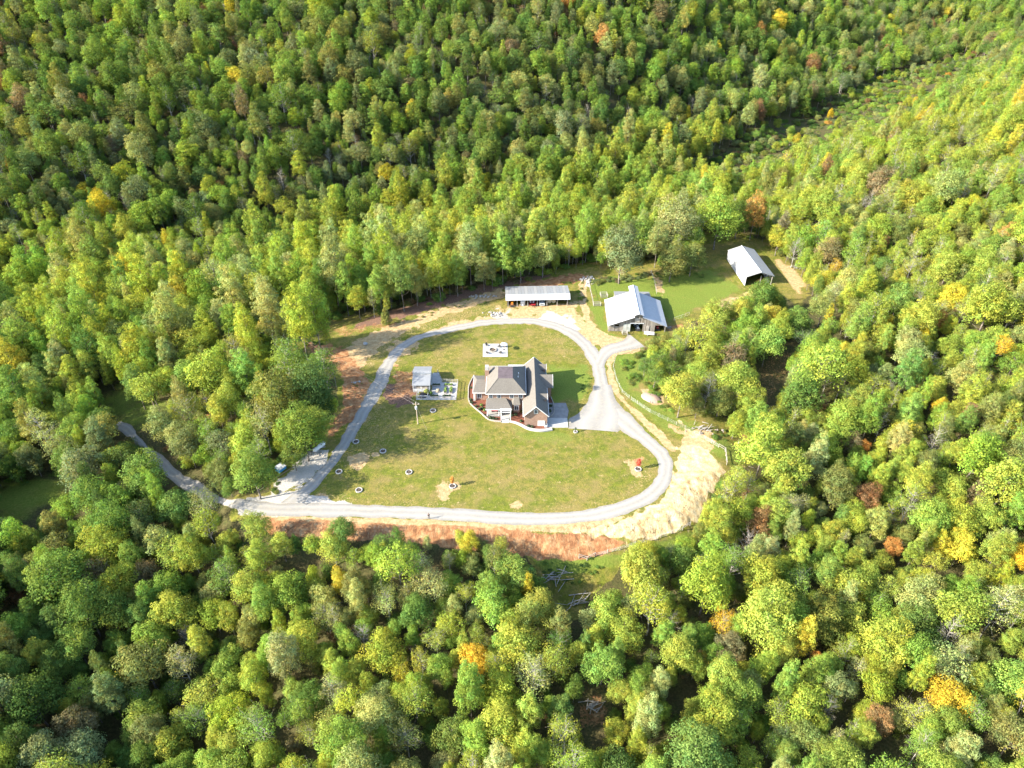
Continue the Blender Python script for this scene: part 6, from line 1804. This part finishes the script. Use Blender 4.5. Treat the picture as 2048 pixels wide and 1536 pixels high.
def area_of(x, y):
    best, bd = None, -1e9
    for nm, pl in AREAS[1:]:
        d_ = float(sdf(pl, np.array([x]), np.array([y]))[0])
        if d_ > bd: best, bd = nm, d_
        if d_ > 0: return nm
    return best
LONE = {(650, 668): 'lone yellow-green young tree on the red bank left of the loop', (771, 632): 'lone bushy olive young tree beside the dirt track behind the loop', (1178, 771): 'small dark tree in the house shadow beside the loop road',
        (1903, 1388): 'brilliant golden round tree, brightest of the bottom right wood', (1877, 642): 'single orange tree glowing on the sunny slope right of the hay shed', (806, 1300): 'small dull red tree in the dark gap of the lower slope',
        (1612, 208): 'lone cone-shaped cedar at the edge of the shrubby valley strip', (1652, 563): 'bright yellow tree at the end of the pale track past the hay shed', (953, 1316): 'large golden round tree in the middle of the lower slope'}
labels = {}
spec_idx = {}
for i, q in enumerate(SPECIAL):
    spec_idx[i] = (q[0], q[1])
groups = {}
for i in chosen:
    if i in spec_idx and spec_idx[i] in LONE:
        labels[i] = LONE[spec_idx[i]]; continue
    t = T[i]
    size = 'big' if t['R'] > 4.6 else 'small' if t['R'] < 3.3 else 'middling'
    key = (FORM[t['kind']], NAME[t['tn']], area_of(vis_x[i], vis_y[i]))
    groups.setdefault(key, {}).setdefault(size, []).append(i)
for (form, colr, ar), bys in groups.items():
    tot = sum(len(v) for v in bys.values())
    for size, ids in bys.items():
        ids.sort(key=lambda k: vis_x[k])
        for n_, k in enumerate(ids):
            if tot == 1: labels[k] = f'{colr} {form} tree {ar}, the only such one there'
            elif len(ids) == 1: labels[k] = f'{size} {colr} {form} tree {ar}'
            elif len(ids) == 2: labels[k] = f'{("left", "right")[n_]} of two {size} {colr} {form} trees {ar}'
            else: labels[k] = f'{ORD[min(n_, 17)]} {size} {colr} {form} tree from the left {ar}'

def tree_object(t, label):
    P = PROTO[t['kind']][t['proto']]
    r = thing(KN[t['kind']], label, 'tree', (t['x'], t['y'], t['z']), t['rot'], 'trees of the wood round the clearing')
    r.scale = (t['s'], t['sy'], t['sz'])
    c = bpy.data.objects.new('crown', P['crown']); COL.objects.link(c); c.parent = r
    c['tint'] = [float(v) for v in t['tint']]
    k = bpy.data.objects.new('trunk', P['trunk']); COL.objects.link(k); k.parent = r
    return r
for i in chosen:
    tree_object(T[i], labels[i])

# ------------------------------------------------------------------ the rest of the wood, one mass
FLAT = []
pc_ = bpy.data.collections.new('tree_kinds')
index_of = {}
for kd in KINDS_:
    for j, P in enumerate(PROTO[kd]):
        index_of[(kd, j)] = len(FLAT)
        a, b_ = P['crown'], P['trunk']
        bm = bmesh.new(); bm.from_mesh(a)
        n0 = len(bm.faces)
        bm.from_mesh(b_)
        bm.faces.ensure_lookup_table()
        for f_ in bm.faces[n0:]: f_.material_index = 1
        me = bpy.data.meshes.new('tree_kind_%02d' % len(FLAT)); bm.to_mesh(me); bm.free()
        me.materials.append(M_leaf); me.materials.append(b_.materials[0])
        o = bpy.data.objects.new(me.name, me)
        pc_.objects.link(o); FLAT.append(o)

def mass(name, items, label, cat=None):
    me = bpy.data.meshes.new(name)
    me.vertices.add(len(items))
    me.vertices.foreach_set('co', np.array([(t['x'], t['y'], t['z']) for t in items], np.float32).ravel())
    def at_(nm, ty, arr, fld):
        a = me.attributes.new(nm, ty, 'POINT'); a.data.foreach_set(fld, np.asarray(arr).ravel())
    at_('kind_index', 'INT', np.array([index_of[(t['kind'], t['proto'])] for t in items], np.int32), 'value')
    at_('size', 'FLOAT_VECTOR', np.array([(t['s'], t.get('sy', t['s']), t['sz']) for t in items], np.float32), 'vector')
    at_('turn', 'FLOAT_VECTOR', np.array([(0, 0, t['rot']) for t in items], np.float32), 'vector')
    at_('tint', 'FLOAT_COLOR', np.array([(*t['tint'], 1) for t in items], np.float32), 'color')
    o = bpy.data.objects.new(name, me); COL.objects.link(o)
    ng = bpy.data.node_groups.new(name + '_nodes', 'GeometryNodeTree')
    ng.interface.new_socket('Geometry', in_out='INPUT', socket_type='NodeSocketGeometry')
    ng.interface.new_socket('Geometry', in_out='OUTPUT', socket_type='NodeSocketGeometry')
    gi, go = ng.nodes.new('NodeGroupInput'), ng.nodes.new('NodeGroupOutput')
    ci = ng.nodes.new('GeometryNodeCollectionInfo'); ci.inputs['Collection'].default_value = pc_
    ci.inputs['Separate Children'].default_value = True; ci.inputs['Reset Children'].default_value = True
    ip = ng.nodes.new('GeometryNodeInstanceOnPoints'); ip.inputs['Pick Instance'].default_value = True
    def na(nm, ty):
        n = ng.nodes.new('GeometryNodeInputNamedAttribute'); n.data_type = ty; n.inputs['Name'].default_value = nm
        return n.outputs['Attribute']
    lk = ng.links.new
    lk(gi.outputs[0], ip.inputs['Points']); lk(ci.outputs[0], ip.inputs['Instance'])
    lk(na('kind_index', 'INT'), ip.inputs['Instance Index']); lk(na('turn', 'FLOAT_VECTOR'), ip.inputs['Rotation']); lk(na('size', 'FLOAT_VECTOR'), ip.inputs['Scale'])
    lk(ip.outputs[0], go.inputs[0])
    md = o.modifiers.new('spread', 'NODES'); md.node_group = ng
    return tag(o, label, kind='stuff')
rest = [T[i] for i in range(len(T)) if i not in chosen_set]
mass('forest', rest, 'mixed autumn forest covering the hills round the clearing')
mass('undergrowth', UNDER, 'low bushes and weeds under the trees and along the banks')
print('trees', len(T), 'chosen', len(chosen), 'under', len(UNDER), 'shown', int((cnt > 3).sum()))
